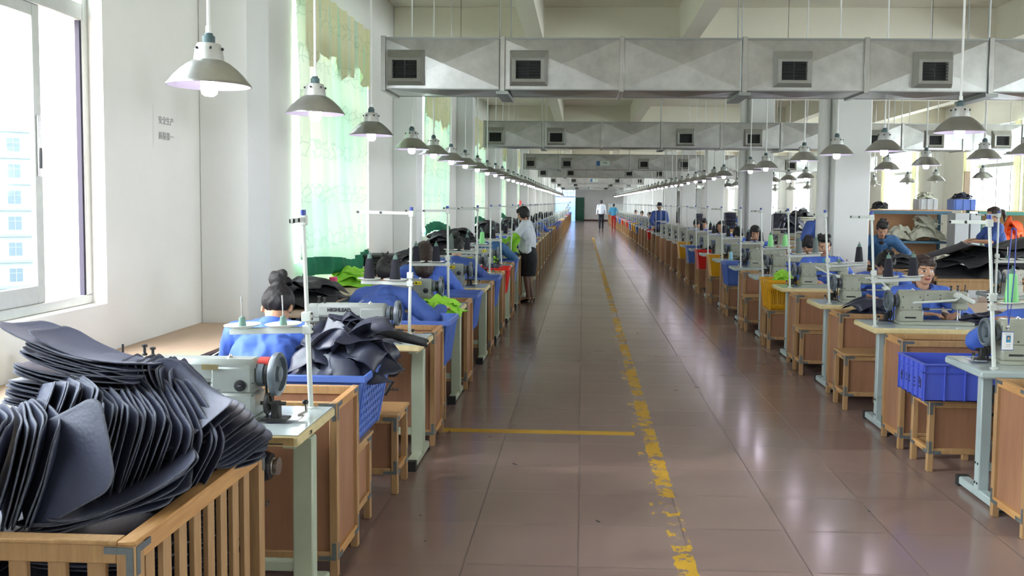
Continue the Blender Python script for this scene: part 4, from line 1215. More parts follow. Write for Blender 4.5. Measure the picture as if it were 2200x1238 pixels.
for c_ in first_stand.children:
    if c_.name.startswith('guide_arm'): c_.rotation_euler = (0, 0, R(100))
RB = {0: 'blue_bin', 3: 'yellow_basket', 5: 'blue_basket', 6: 'yellow_basket', 7: 'red_basket', 8: 'blue_basket'}
for k, y in enumerate(TR):
    lod = 0 if k < 7 else 1
    near = k < 10; o_ = ORD[k] if near else ''
    P = lambda near_l, far_l: near_l if near else far_l
    xl = 2.06 if k != 0 else 2.10
    place(T_right[2 if k in (1, 2, 3) else lod], (xl + .53, y + .22, 0), PI, P('sewing table with grey legs, %s from the camera in the right row' % o_, 'small distant sewing table in the right row'), P('sewing tables right of the aisle', 'distant sewing tables of the right row'))
    place(M_right[lod], (xl + (.33 if k else .28), y + .24, .771), PI, P('beige-grey sewing machine seen from behind, %s of the right row' % o_, 'small distant sewing machine in the right row'), P('machines of the right row', 'distant machines of the right row'))
    lean = sr_.uniform(-.02, .06) if k not in (0, 1, 2) else (.07, .06, .075)[k]
    so_ = place(S_near if k < 9 else S_far, (xl + .16, y + .06, .7605), PI + sr_.uniform(-.12, .12), P('white thread stand on the %s table of the right row' % o_, 'thin distant thread stand in the right row'), P('thread stands of the right row', 'distant thread stands of the right row'), ry=-lean)
    so_.location.x = xl + (.03 if k == 1 else .10); so_.rotation_euler = (0, lean, PI + sr_.uniform(-.1, .1))
    bo = place(B_right[lod], (xl + .06 + .51, y - .225, 0), 0, P('plywood bin with pine frame before the %s table of the right row' % o_, 'small distant plywood bin in the right row'), P('plywood bins of the right row', 'distant plywood bins of the right row'))
    yc = y + .46 + .42 if k else y + .86
    col = RB.get(k) if k < 9 else (sr_.choice(['blue_basket', 'blue_basket', 'red_basket', 'yellow_basket', None, None, None, None, None]))
    if k < 9 or col:
        place(ST[lod], (xl + .20, yc, 0), 0 if k else 0, P('wooden stool at the aisle behind the %s table of the right row' % o_, 'small distant wooden stool in the right row'), P('stools of the right row', 'distant stools of the right row'))
    if k in (3, 5, 6, 7, 8) or (k >= 9 and col):
        b_ = basket(col, 'vert', 0 if k < 6 else 2, .40, .44, .33)
        bo = place(b_, (xl + .20, yc, .4505), 0, P('%s plastic basket on the stool of the %s right table' % (col.split('_')[0], o_), 'small distant plastic basket in the right row'), P('baskets of the right row', 'distant baskets of the right row'))
        bo['category'] = 'basket'
    if k == 0:
        bg_ = make_cone('thread_green', .17)
        place(bg_, so_.matrix_basis @ Vector((-.10, 0, .343)), 0, 'large pale green thread cone at the right edge of the picture')
    if 1 <= k <= 8:
        for q, dx in enumerate((-.10, -.27)):
            if k == 2 and q == 0: continue
            cm = C_green if k == 4 else (C_grey if k in (3,) else C_black)
            wp = so_.matrix_basis @ Vector((dx, 0, .343))
            place(cm, wp, 0, '%s thread cone, %s of two on the stand of the %s right table' % ({4: 'pale green', 3: 'grey'}.get(k, 'black'), ('left', 'right')[q], o_), 'thread cones of the right row')
# ================================================================== people
def remesh(mb, name, voxel, smooth=4, disp=0, dscale=.12, seed=0):
    me = bpy.data.meshes.new('tmp'); me.from_pydata(mb.v, [], mb.f)
    o = bpy.data.objects.new('tmp', me); COL.objects.link(o)
    md = o.modifiers.new('r', 'REMESH'); md.mode = 'VOXEL'; md.voxel_size = voxel; md.use_smooth_shade = True
    s = o.modifiers.new('s', 'SMOOTH'); s.factor = .5; s.iterations = smooth
    bpy.context.view_layer.update()
    dg = bpy.context.evaluated_depsgraph_get()
    out = bpy.data.meshes.new_from_object(o.evaluated_get(dg))
    bpy.data.objects.remove(o); bpy.data.meshes.remove(me)
    out.name = name
    if disp:
        ns = [v.normal.copy() for v in out.vertices]; off = Vector((seed * 3.7, 0, 0))
        for v, n in zip(out.vertices, ns):
            p = v.co / dscale + off
            p = Vector((p.x, p.y, p.z * .6))
            a = 1 - abs(noise.noise(p)) * 3
            v.co += n * (disp * a + disp * .5 * noise.noise(p * 2.7))
    out.shade_smooth()
    return out
def ik(a, c, l1, l2, pole):
    a, c, pole = Vector(a), Vector(c), Vector(pole)
    d = c - a; L = min(d.length, (l1 + l2) * .999); dn = d.normalized(); c = a + dn * L
    x = (l1 * l1 - l2 * l2 + L * L) / (2 * L); h = math.sqrt(max(0, l1 * l1 - x * x))
    pp = (pole - a); pp = (pp - pp.dot(dn) * dn).normalized()
    return a + dn * x + pp * h, c
def build_head(sk, M, far=False):
    """head shapes in the head's own frame (faces +Y, origin between the ears)"""
    sk.T = M
    sk.ell((0, -.012, .035), (.074, .092, .082), 18, 12)
    sk.ell((0, .022, -.012), (.064, .070, .082), 16, 10)
    sk.ell((0, .050, -.072), (.036, .034, .030), 12, 8)
    sk.ell((0, .035, -.055), (.052, .045, .040), 12, 8)
    for s in (-1, 1):
        sk.ell((s * .036, .062, -.022), (.024, .020, .022), 10, 7)
        sk.ell((s * .074, -.004, -.008), (.010, .018, .032), 10, 7)
        sk.ell((s * .030, .074, .030), (.026, .012, .010), 10, 6)
    if not far:
        sk.tube([(0, .080, .022), (0, .094, .000), (0, .104, -.022)], [.007, .009, .012], 10)
        for s in (-1, 1): sk.ell((s * .011, .092, -.027), (.009, .011, .008), 8, 6)
        sk.ell((0, .083, -.049), (.021, .010, .0055), 12, 6); sk.ell((0, .081, -.058), (.019, .010, .006), 12, 6)
    sk.T = None
HAIR = {}
def hair_mb(style, M, rr):
    hm = MB('hair_black'); hm.T = M
    hm.ell((0, -.018, .048), (.083, .098, .083), 20, 14)
    hm.ell((0, -.045, .01), (.078, .075, .080), 16, 10)
    if style == 'short':
        hm.ell((0, .045, .098), (.060, .040, .026), 12, 8)
        for q in range(26):
            a = rr.uniform(0, 2 * PI); p = Vector((.06 * math.cos(a), -.015 + .075 * math.sin(a), .105 + rr.uniform(-.01, .01)))
            hm.cap(p, p + Vector((rr.uniform(-.02, .02), rr.uniform(-.02, .03), .022)), .012, .005, 6)
        for s in (-1, 1): hm.ell((s * .076, -.005, .035), (.010, .030, .035), 10, 6)
    elif style == 'bob':
        hm.ell((0, .035, .085), (.066, .050, .035), 12, 8)
        for s in (-1, 1): hm.ell((s * .073, -.005, -.005), (.020, .055, .078), 12, 8)
        hm.ell((0, -.062, -.035), (.070, .040, .055), 12, 8)
        hm.ell((0, .070, .060), (.056, .018, .028), 12, 8)
    elif style == 'bun':
        hm.ell((0, .030, .090), (.060, .050, .030), 12, 8)
        hm.ell((-.012, -.115, .115), (.046, .044, .044), 14, 10)
        hm.ell((.012, -.135, .130), (.030, .030, .028), 12, 8); hm.ell((-.03, -.125, .135), (.026, .026, .025), 12, 8)
        hm.ell((0, -.085, .095), (.034, .034, .025), 12, 8)
    elif style == 'pony':
        hm.ell((0, .035, .088), (.062, .048, .030), 12, 8)
        hm.tube([(0, -.10, .06), (0, -.145, .04), (0, -.155, -.03), (0, -.135, -.13)], [.022, .028, .026, .008], 10)
        for s in (-1, 1): hm.ell((s * .074, .005, .02), (.012, .035, .045), 10, 6)
    elif style == 'long':
        hm.ell((0, .030, .088), (.062, .050, .030), 12, 8)
        for s in (-1, 1): hm.cap((s * .072, -.01, .03), (s * .085, .0, -.20), .040, .034, 12)
        hm.cap((0, -.05, .02), (0, -.06, -.24), .085, .085, 14)
        hm.ell((0, -.05, -.12), (.115, .06, .15), 14, 10)
    elif style == 'fringe':
        hm.ell((0, .040, .088), (.066, .046, .032), 12, 8)
        hm.ell((-.022, .072, .066), (.045, .016, .024), 12, 8)
        for s in (-1, 1): hm.cap((s * .076, .02, .05), (s * .073, -.005, -.07), .016, .012, 10)
        hm.ell((0, -.07, -.03), (.068, .04, .06), 12, 8)
    hm.T = None
    return hm
def person(label, loc, yaw, pose='sit', lean=.5, hl=None, hp=.5, hy=0, hands=None, hair='short', hairm='hair_black', jacket='jacket_blue', skin='skin', vox=.008, legs='trousers_dark', stand_h=.88, inner=None, twist=0, short_sleeve=False, skirt=False, cat='person', group=None, scale=1, fingers=True, hroll=0):
    rr = random.Random(hash(label) % 1000 if False else sum(map(ord, label)))
    t = empty('person', loc, yaw); t.scale = (scale,) * 3
    ph = .53 if pose == 'sit' else stand_h
    P = Vector((0, 0, ph))
    d1 = Vector((0, math.sin(lean), math.cos(lean))); d2 = Vector((0, math.sin(lean * 1.25), math.cos(lean * 1.25)))
    C = P + d1 * .26; N = C + d2 * .22
    hd = Vector((0, math.sin(hp * .8), math.cos(hp * .8))); hdr = Vector((math.sin(hroll), 0, 0))
    H = N + (hd + hdr * .4).normalized() * .155
    Mh = Matrix.Translation(H) @ Euler((-hp, hroll, hy), 'XYZ').to_matrix().to_4x4()
    rt = Matrix.Rotation(twist, 3, 'Z') @ Vector((1, 0, 0))
    SH = [N - d2 * .035 - rt * .175, N - d2 * .035 + rt * .175]
    if hands is None: hands = [(-.18, .46, .80), (.20, .46, .80)]
    arms = []
    for s, sh, hnd in zip((-1, 1), SH, hands):
        pole = sh + Vector((s * .9, -.25, -.7))
        e, w = ik(sh, hnd, .27, .24, pole); arms.append((sh, e, w))
    if pose == 'sit':
        hips = [(-.09, .02, ph - .02), (.09, .02, ph - .02)]; knees = [(-.14, .42, .50), (.14, .42, .50)]; ank = [(-.13, .38, .09), (.13, .40, .09)]
    else:
        hips = [(-.085, 0, ph - .03), (.085, 0, ph - .03)]; knees = [(-.085, .015, .47), (.09, .03, .47)]; ank = [(-.08, -.03, .08), (.085, .0, .08)]
        if skirt: knees = [(-.06, .02, .47), (.05, .0, .47)]; ank = [(-.055, -.03, .10), (.05, -.06, .10)]
    # body: one continuous surface, skin
    sk = MB(skin)
    sk.ell(P + Vector((0, 0, .0)), (.145, .105, .11), 16, 10)
    sk.cap(P, C, .105, .105, 14); sk.cap(C, N - d2 * .06, .105, .080, 14)
    sk.cap(SH[0] * .8 + SH[1] * .2, SH[1] * .8 + SH[0] * .2, .048, .048, 12)
    sk.cap(N - d2 * .03, H - (hd * .04), .052, .048, 12)
    build_head(sk, Mh, vox > .010)
    for s, (sh, e, w) in zip((-1, 1), arms):
        sk.cap(sh, e, .046, .038, 12); sk.cap(e, w, .038, .025, 12)
        # hand: palm, four bent fingers, thumb on the side
        fd = (w - e).normalized(); fd = (fd + Vector((0, .15, -.35))).normalized()
        sd = fd.cross(Vector((0, 0, 1))).normalized(); up = sd.cross(fd).normalized()
        pc = w + fd * .045
        rm = Matrix((sd, fd, up)).transposed()
        sk.ell(pc, (.040, .050, .015), 12, 8, rm)
        if fingers:
            for q, (off, ln) in enumerate(((-.031, .060), (-.0105, .072), (.0105, .070), (.031, .055))):
                b0 = pc + sd * off + fd * .040; b1 = b0 + fd * ln * .5 - up * .006; b2 = b1 + (fd * .75 - up * .6).normalized() * ln * .5
                sk.cap(b0, b1, .0085, .008, 8); sk.cap(b1, b2, .008, .0065, 8)
            ths = sd * (-s)
            b0 = pc + ths * .034 - fd * .022; b1 = b0 + (ths * .7 + fd * .7 - up * .2).normalized() * .034; b2 = b1 + (fd - up * .2).normalized() * .028
            sk.cap(b0, b1, .0105, .009, 8); sk.cap(b1, b2, .009, .007, 8)
        else: sk.ell(pc + fd * .05, (.034, .04, .012), 10, 6, rm)
    for h, k_, a in zip(hips, knees, ank):
        sk.cap(h, k_, .075, .052, 12); sk.cap(k_, a, .050, .034, 12)
        av = Vector(a); sk.cap(av + Vector((0, -.02, -.045)), av + Vector((0, .13, -.055)), .032, .026, 10)
    me = remesh(sk, 'body', vox, 2)
    for m_ in (skin, 'lips', 'eye_white', 'eye_dark'): me.materials.append(MATS[m_])
    if skirt: me.materials.append(MATS['stocking'])
    Mi = Mh.inverted()
    for p_ in me.polygons:
        c = Mi @ p_.center; i_ = 0
        if c.y > .05 and vox < .012:
            if abs(c.x) < .023 and abs(c.z + .053) < .0085 and c.y > .07: i_ = 1
            for s in (-1, 1):
                ex, ez = c.x - s * .031, c.z - .006
                if (ex / .0155) ** 2 + (ez / .0062) ** 2 < 1: i_ = 3 if abs(ex) < .0075 or ez > .002 else 2
                if abs(c.x - s * .032) < .020 and abs(c.z - .030 + abs(ex) * .12) < .0026: i_ = 3
        if skirt and p_.center.z < ph - .15 and p_.center.z > .07 and abs(p_.center.y) < .25 and abs(p_.center.x) < .14: i_ = 4
        p_.material_index = i_
    mobj('body', me, t)
    # hair
    hm = hair_mb(hair, Mh, rr)
    he = remesh(hm, 'hair', max(vox, .007), 1, .003, .03, 1); he.materials.append(MATS[hairm])
    # keep the face clear: trim hair in front of the face
    bm = bmesh.new(); bm.from_mesh(he)
    lim = .018 if hair in ('bob', 'fringe') else .045
    kill = [v for v in bm.verts if (lambda c: c.y > .045 and c.z < (.040 if hair in ('bob', 'fringe') else .062) and abs(c.x) < (.054 if hair == 'fringe' else .062))(Mi @ v.co)]
    bmesh.ops.delete(bm, geom=kill, context='VERTS'); bm.to_mesh(he); bm.free()
    mobj('hair', he, t)
    # jacket
    jk = MB(jacket)
    jk.ell(P + Vector((0, .0, .03)), (.175, .135, .13), 18, 10)
    jk.cap(P + d1 * .06, C, .142, .150, 16); jk.cap(C, N - d2 * .085, .150, .120, 16)
    jk.ell(C + d1 * .03 - rt * .05, (.135, .13, .15), 14, 9); jk.ell(C + d1 * .03 + rt * .05, (.135, .13, .15), 14, 9)
    jk.cap(SH[0] * .92 + SH[1] * .08, SH[1] * .92 + SH[0] * .08, .075, .075, 14)
    jk.cap(SH[0] * .7 + SH[1] * .3 + d2 * .015, SH[1] * .7 + SH[0] * .3 + d2 * .015, .070, .070, 14)
    for (sh, e, w) in arms:
        if short_sleeve: jk.cap(sh, sh + (e - sh) * .75, .070, .066, 12)
        else: jk.cap(sh, e, .072, .060, 12); jk.cap(e, e + (w - e) * .90, .060, .043, 12)
    je = remesh(jk, 'jacket', max(.009, vox), 3, .006 if vox < .012 else .005, .085, rr.random() * 5)
    je.materials.append(MATS[jacket])
    # open the neck
    bm = bmesh.new(); bm.from_mesh(je)
    kill = [v for v in bm.verts if (v.co - (N + d2 * .05)).length < .062]
    bmesh.ops.delete(bm, geom=kill, context='VERTS'); bm.to_mesh(je); bm.free()
    mobj('jacket' if not jacket.startswith('shirt') else 'shirt', je, t)
    # collar
    cm = MB(jacket); cz = N + d2 * .015
    Mc = Matrix.Translation(cz) @ Euler((-lean * 1.1, 0, 0)).to_matrix().to_4x4(); cm.T = Mc
    cm.lathe([(.066, -.012), (.060, .030), (.064, .034), (.082, .006), (.078, -.02)], (0, 0, 0), 20)
    co = cm.build('collar', t, ang=1.5)
    if inner:
        im = MB(inner); im.T = Mc; im.ell((0, .052, -.03), (.045, .045, .06), 12, 8); im.build('undershirt', t)
    # trousers or skirt
    tr = MB(legs)
    if skirt:
        tr.cap((0, 0, ph + .02), (0, 0, ph - .08), .150, .155, 16)
        tr.tube([(0, 0, ph), (0, .0, ph - .14), (0, .0, ph - .40)], [.160, .168, .138], 20)
    else:
        tr.ell(P, (.160, .125, .115), 16, 10)
        for h, k_, a in zip(hips, knees, ank):
            tr.cap(h, k_, .090, .068, 12); tr.cap(k_, a, .064, .052, 12)
    te = remesh(tr, 'trousers', .012, 3, .003, .08, 2); te.materials.append(MATS[legs]); mobj('skirt' if skirt else 'trousers', te, t)
    for a in ank:
        av = Vector(a); z0 = 0
        sm = MB('shoe_black')
        if skirt:
            sm.tube([av + Vector((0, -.035, -.045)), av + Vector((0, .03, -.055)), av + Vector((0, .10, -.083)), av + Vector((0, .155, -.088))], [.030, .036, .034, .010], 12, flat=.75).cap(av + Vector((0, -.045, -.05)), (av.x, av.y - .045, .006), .014, .006, 8)
        else: sm.tube([av + Vector((0, -.06, -.055)), av + Vector((0, .03, -.045)), av + Vector((0, .12, -.06)), av + Vector((0, .18, -.065))], [.026, .044, .040, .014], 12, flat=.7)
        sm.build('shoe', t, ang=1.5)
    tag(t, label, cat, group)
    return t

# --- left row, seen from behind
person('person in bright blue jacket with a high hair bun at the second left table', (-1.61, 4.40, 0), R(4), lean=.50, hp=1.12, hair='bun', vox=.006, hands=[(-.12, .60, .80), (.22, .56, .80)])
person('person with short black hair and deep blue jacket leaning over the third left table', (-1.50, 6.45, 0), R(-4), lean=.55, hp=.55, hair='short', jacket='jacket_deep', vox=.008, hands=[(-.15, .58, .80), (.40, .44, .80)])
person('person in a blue jacket with long loose hair stooping beside the fourth left table', (-1.46, 8.28, 0), R(10), lean=.35, hp=.75, hair='long', hairm='hair_brown', jacket='jacket_blue', vox=.009, hroll=.0)
person('person with dark clipped-up hair, nearly hidden behind the fifth left machine', (-1.42, 9.85, 0), R(0), lean=.5, hp=.6, hair='bun', jacket='jacket_deep', vox=.012)
person('person with tousled black hair sitting upright past the dark heap on the left', (-1.35, 12.9, 0), R(-20), lean=.15, hp=.1, hair='short', jacket='jacket_teal', vox=.012)
for n_, (x, y) in enumerate([(-1.45, 16.36), (-1.42, 19.64), (-1.45, 22.92), (-1.4, 26.2), (-1.45, 31.12)]):
    person('small dark-haired person in blue working in the far left row', (x, y, 0), R(rnd.uniform(-15, 15)), lean=.3, hp=.4, hair='short', jacket='jacket_blue', vox=.018, fingers=False, group='far workers of the left row')
person('person in white blouse, black knee-length skirt and heels, standing at the left row', (-.88, 14.55, 0), R(82), pose='stand', lean=.06, hp=.42, hair='bob', jacket='shirt_white', legs='skirt_black', skirt=True, vox=.008, hands=[(-.13, .36, 1.02), (.12, .38, 1.04)], stand_h=.84, scale=.97)
# --- right row, facing the camera
person('person in blue jacket cut by the right edge, reaching past the nearest right machine', (2.83, 5.78, 0), R(180), lean=.38, hp=.5, hair='short', vox=.007, skin='skin_dark', hands=[(-.22, .30, .96), (.37, .36, .95)])
person('person in blue jacket with brown fringe facing the camera behind the second right machine', (2.67, 7.36, 0), R(178), lean=.42, hp=.02, hy=.12, hair='fringe', hairm='hair_brown', vox=.0055, inner=None, hands=[(-.20, .40, .80), (.06, .42, .80)])
person('person in blue jacket with head bowed low behind the third right machine', (2.79, 8.75, 0), R(180), lean=.42, hp=.95, hair='short', vox=.009)
person('person in blue jacket over a teal shirt with upswept hair at the fourth right machine', (2.70, 10.35, 0), R(184), lean=.15, hp=.25, hy=-.15, hair='short', vox=.007, inner='shirt_inner')
person('person in blue with a receding hairline, head down at the fifth right machine', (2.83, 11.72, 0), R(180), lean=.38, hp=.8, hair='short', vox=.009)
person('person in blue jacket resting chin on hand behind two pale green cones', (2.78, 14.75, 0), R(176), lean=.18, hp=.25, hair='bob', vox=.009, hands=[(.13, .22, 1.02), (-.30, .44, .80)] if False else [(-.30, .44, .80), (.10, .26, 1.06)])
person('person with black hair bent low beyond the one resting chin on hand', (2.75, 16.35, 0), R(180), lean=.3, hp=.9, hair='bob', vox=.012)
person('person with long dark hair in side view further along the right row', (2.75, 17.9, 0), R(150), lean=.1, hp=.1, hair='long', vox=.012)
person('dark-haired person facing the aisle beside the third right column', (2.8, 21.0, 0), R(170), lean=.2, hp=.4, hair='short', vox=.014, fingers=False)
person('small person bowed beside the dark-haired one near the third right column', (2.8, 22.6, 0), R(180), lean=.35, hp=.7, hair='short', vox=.014, fingers=False)
person('person in blue standing taller than the rest in the far right row', (2.32, 27.3, 0), R(170), pose='stand', lean=.12, hp=.3, hair='short', jacket='jacket_deep', vox=.014, fingers=False, hands=[(-.15, .35, .95), (.15, .35, .95)])
for n_, y in enumerate([31, 35.5, 40, 44.6]):
    person('tiny dark-haired person in blue in the far right row', (2.6, y, 0), R(180), lean=.25, hp=.4, hair='short', vox=.02, fingers=False, group='far workers of the right row')
# --- aisle and back area
person('person in white shirt and dark trousers walking away down the aisle', (1.12, 54.5, 0), R(0), pose='stand', lean=.03, hp=.05, hair='short', jacket='shirt_white', vox=.014, hands=[(-.26, .08, .86), (.27, .02, .85)], stand_h=.93, scale=1.04, fingers=False)
person('tiny person in light blue with red trousers near the end of the right row', (1.95, 57, 0), R(0), pose='stand', lean=.05, hp=.1, hair='short', jacket='shirt_inner', legs='fire_red', vox=.02, hands=[(-.2, .2, .9), (.2, .2, .9)], fingers=False, scale=.95)
person('person in open teal-blue jacket leaning over dark cloth beside the nearest column', (4.30, 13.38, 0), R(172), pose='stand', stand_h=.80, lean=.68, hp=.65, hair='short', jacket='jacket_teal', inner='shirt_dark', vox=.009, hands=[(-.30, .52, .86), (.25, .55, .86)])
person('person with ponytail in blue short-sleeved shirt standing at the shelves', (6.25, 13.9, 0), R(85), pose='stand', lean=.06, hp=.18, hair='pony', hairm='hair_brown', jacket='jacket_deep', short_sleeve=True, vox=.008, hands=[(-.12, .36, 1.10), (.10, .38, 1.10)], stand_h=.86)
person('person in blue half hidden by the left side of the nearest column', (3.62, 14.0, 0), R(180), pose='stand', lean=.25, hp=.5, hair='short', jacket='jacket_deep', vox=.012, hands=[(-.2, .4, .95), (.2, .4, .95)])

for x_, y_, d_ in ((-1.61, 4.42, 'person with the hair bun'), (-1.50, 6.45, 'short-haired person at the third left table'), (-1.46, 8.28, 'person with long loose hair'), (-1.42, 9.85, 'person nearly hidden on the left'), (-1.35, 12.9, 'tousle-haired person on the left'),
                   (2.83, 5.78, 'person at the right edge'), (2.67, 7.36, 'person with the brown fringe'), (2.79, 8.75, 'person with head bowed low'), (2.70, 10.35, 'person in the teal shirt'), (2.83, 11.72, 'person with receding hairline'), (2.78, 14.75, 'person resting chin on hand')):
    place(ST[0], (x_, y_ - .04 if x_ < 0 else y_ + .04, 0), 0, 'wooden stool carrying the seated ' + d_)
# ================================================================== pads, crate, cloth, shelves
def make_pad(W, L, curl, seed, th=.007):
    """stitched fabric pad with rounded corners, gently curled"""
    mb = MB('pad_fabric', 'pad_edge'); n = 12; r = .055
    out = []
    for (cx, cy, a0) in ((W / 2 - r, L / 2 - r * 1.2, 0), (-W / 2 + r, L / 2 - r, PI / 2), (-W / 2 + r * 1.3, -L / 2 + r, PI), (W / 2 - r, -L / 2 + r, 1.5 * PI)):
        for q in range(7):
            a = a0 + PI / 2 * q / 6; out.append((cx + r * math.cos(a), cy + r * math.sin(a)))
        nx = {0: 0}
    # subdivide long edges
    pts = []
    for i in range(len(out)):
        a, b = Vector((*out[i], 0)), Vector((*out[(i + 1) % len(out)], 0)); k = max(1, int((b - a).length / .04))
        for q in range(k): pts.append(a.lerp(b, q / k))
    N_ = len(pts); rings = [1.0, .975, .93, .8, .6, .4, .2]
    def bend(p, side, edge=0):
        wob = .004 * noise.noise(Vector((p.x * 9 + seed, p.y * 9, 0))) + .006 * noise.noise(Vector((p.x * 4, p.y * 4 + seed, 3)))
        z = curl * (p.x ** 2) + curl * .4 * p.y ** 2 + wob
        return (p.x, p.y, z + side * (th / 2 if not edge else th * .16))
    vs = []; fs = []; ms = []
    for side in (1, -1):
        base = len(vs)
        for ri, f in enumerate(rings):
            for i, p in enumerate(pts):
                q = p * f if ri else p * (1 + .008 * noise.noise(Vector((i * .9, seed, 0))))
                h = [.35, .85, .62, 1, 1, 1, 1][ri]
                b_ = bend(q, side * h); vs.append(b_)
        vs.append(bend(Vector((0, 0, 0)), side))
        c = len(vs) - 1
        for ri in range(len(rings) - 1):
            for i in range(N_):
                j = (i + 1) % N_; fs.append((base + ri * N_ + i, base + ri * N_ + j, base + (ri + 1) * N_ + j, base + (ri + 1) * N_ + i)); ms.append(1 if ri == 0 else 0)
        for i in range(N_): fs.append((base + (len(rings) - 1) * N_ + i, base + (len(rings) - 1) * N_ + (i + 1) % N_, c)); ms.append(0)
    h = len(vs) // 2
    for i in range(N_): fs.append((i, (i + 1) % N_, h + (i + 1) % N_, h + i)); ms.append(1)
    mb.v = vs; mb.f = fs; mb.m = ms
    return mb.mesh('fabric_pad', ang=1.0)
PADS = [make_pad(.40, .30, c, q) for q, c in enumerate((.25, .5, -.2, .9, 1.4))]
PAD_BIG = make_pad(.33, .30, -.15, 9)
pr = random.Random(5)
def pad(loc, rot, label, group, v=None):
    o = bpy.data.objects.new('fabric_pad', PADS[pr.randrange(4)] if v is None else v); COL.objects.link(o)
    o.location = loc; o.rotation_euler = rot
    o.rotation_mode = 'XYZ'
    return tag(o, label, 'fabric pad', group)
def mrot(*steps):
    m = Matrix.Identity(3)
    for a, ax in steps: m = Matrix.Rotation(a, 3, ax) @ m
    return m.to_euler()
place(C_blue, (2.30, 14.05, .762), 0, 'small light blue thread cone on the seventh right table')
# slatted crate
crate = empty('slatted_crate', (0, 0, 0))
CX0, CX1, CY0, CY1, CZ = -2.06, -1.12, 2.19, 3.12, .74
for x in (CX0 + .025, CX1 - .025):
    for y in (CY0 + .025, CY1 - .025):
        MB('pine').box(x - .025, x + .025, y - .025, y + .025, 0, CZ, bev=.003).build('post', crate)
for z in (.06, CZ - .05):
    for x in (CX0 + .02, CX1 - .02): MB('pine_along').box(x - .016, x + .016, CY0 + .05, CY1 - .05, z, z + .05, bev=.003).build('rail', crate)
    for y in (CY0 + .02, CY1 - .02): MB('pine_pale').box(CX0 + .05, CX1 - .05, y - .016, y + .016, z, z + .05, bev=.003).build('rail', crate)
MB('pine_along').box(CX1 - .045, CX1 + .003, CY0 - .003, CY1, CZ, CZ + .012, bev=.003).build('top_rail', crate)
MB('pine_pale').box(CX0, CX1 - .046, CY0 - .003, CY0 + .045, CZ, CZ + .012, bev=.003).build('top_rail', crate)
for q in range(8):
    y = CY0 + .105 + q * .098
    MB('pine').box(CX1 - .03, CX1 - .012, y - .024, y + .024, .09, CZ - .03, bev=.002).build('slat', crate)
    x = CX0 + .11 + q * .103
    MB('pine').box(x - .024, x + .024, CY0 + .012, CY0 + .03, .09, CZ - .03, bev=.002).build('slat', crate)
    MB('pine').box(x - .024, x + .024, CY1 - .03, CY1 - .012, .09, CZ - .03, bev=.002).build('slat', crate)
MB('ply_dark').box(CX0 + .05, CX1 - .05, CY0 + .05, CY1 - .05, .06, .075).build('floor_panel', crate)
bracket(crate, CX1 + .001, CY1 - .005, CZ - .004, -1, -1, 'x'); bracket(crate, CX1 + .001, CY0 + .005, CZ - .004, 1, -1, 'x'); bracket(crate, CX1 - .005, CY0 - .001, CZ - .004, -1, -1, 'y')
tag(crate, 'pine slatted crate heaped with dark fabric pads in the near left corner', 'crate')
G0 = 'dark pads stacked flat inside the slatted crate'
for col, (px_, py_) in enumerate(((-1.36, 2.50), (-1.36, 2.87), (-1.80, 2.50), (-1.80, 2.87))):
    z = .085; q = 0
    while z < .66:
        pad((px_ + pr.uniform(-.012, .012), py_ + pr.uniform(-.012, .012), z), (pr.uniform(-.02, .02), pr.uniform(-.03, .03), pr.uniform(-.03, .03) + (0)), 'dark stitched pad in the flat stacks seen between the crate slats', G0, PADS[0])
        z += .019 if col < 2 else .03; q += 1
def fan(n, p0, p1, r0, r1, label, group, jit=.006, v=None, pw=1.0):
    """r = (tilt about X, roll about Y, turn about Z)"""
    for q in range(n):
        u = q / max(1, n - 1); uu = u ** pw
        p = [p0[i] + (p1[i] - p0[i]) * u + pr.uniform(-jit, jit) for i in range(3)]
        r = [R(r0[i] + (r1[i] - r0[i]) * uu + pr.uniform(-2, 2)) for i in range(3)]
        pad(p, mrot((r[0], 'X'), (r[1], 'Y'), (r[2], 'Z')), label, group, v)
# the top stack: nearly flat, drooping to the right
fan(22, (-1.66, 2.86, .92), (-1.60, 2.90, 1.10), (-6, 6, 12), (-9, 15, -4), 'dark pad lying in the high stack at the back of the crate', 'high stack of pads')
pad((-1.70, 2.90, 1.125), mrot((R(-9), 'X'), (R(18), 'Y'), (R(-10), 'Z')), 'topmost dark pad of the heap, its corner sticking up at the left', None, PADS[1])
# pads slumping over at the right of the stack
fan(20, (-1.46, 2.98, .98), (-1.30, 2.98, .87), (-10, 16, 4), (-6, 62, 6), 'dark pad slumping over at the right end of the heap beside the machine', 'slumping pads at the machine', v=PADS[3])
# upright fanned stack in the middle, seen almost edge-on
fan(21, (-1.47, 2.60, .885), (-1.255, 2.80, .83), (74, -4, -54), (70, 22, -46), 'dark pad standing in the upright fan in the middle of the crate', 'upright fan of pads')
fan(10, (-1.31, 2.80, .93), (-1.26, 2.93, .85), (30, 16, -30), (12, 34, -10), 'dark curled pad wedged over the upright fan', 'curled pads', v=PADS[4])
# left stack
fan(15, (-1.74, 2.40, .86), (-1.53, 2.50, .86), (78, -8, -56), (74, 2, -52), 'dark pad standing at the left end of the heap', 'left upright pads')
fan(12, (-1.72, 2.70, .90), (-1.54, 2.64, .93), (66, -14, -44), (64, 0, -48), 'dark pad leaning behind the left part of the heap', 'back left pads')
pad((-1.435, 2.40, .885), mrot((R(33), 'Z'), (R(68), 'X'), (R(0), 'Y'), (R(-20), 'Z')), 'large dark pad facing out, turned on its corner at the front of the heap', None, PAD_BIG)
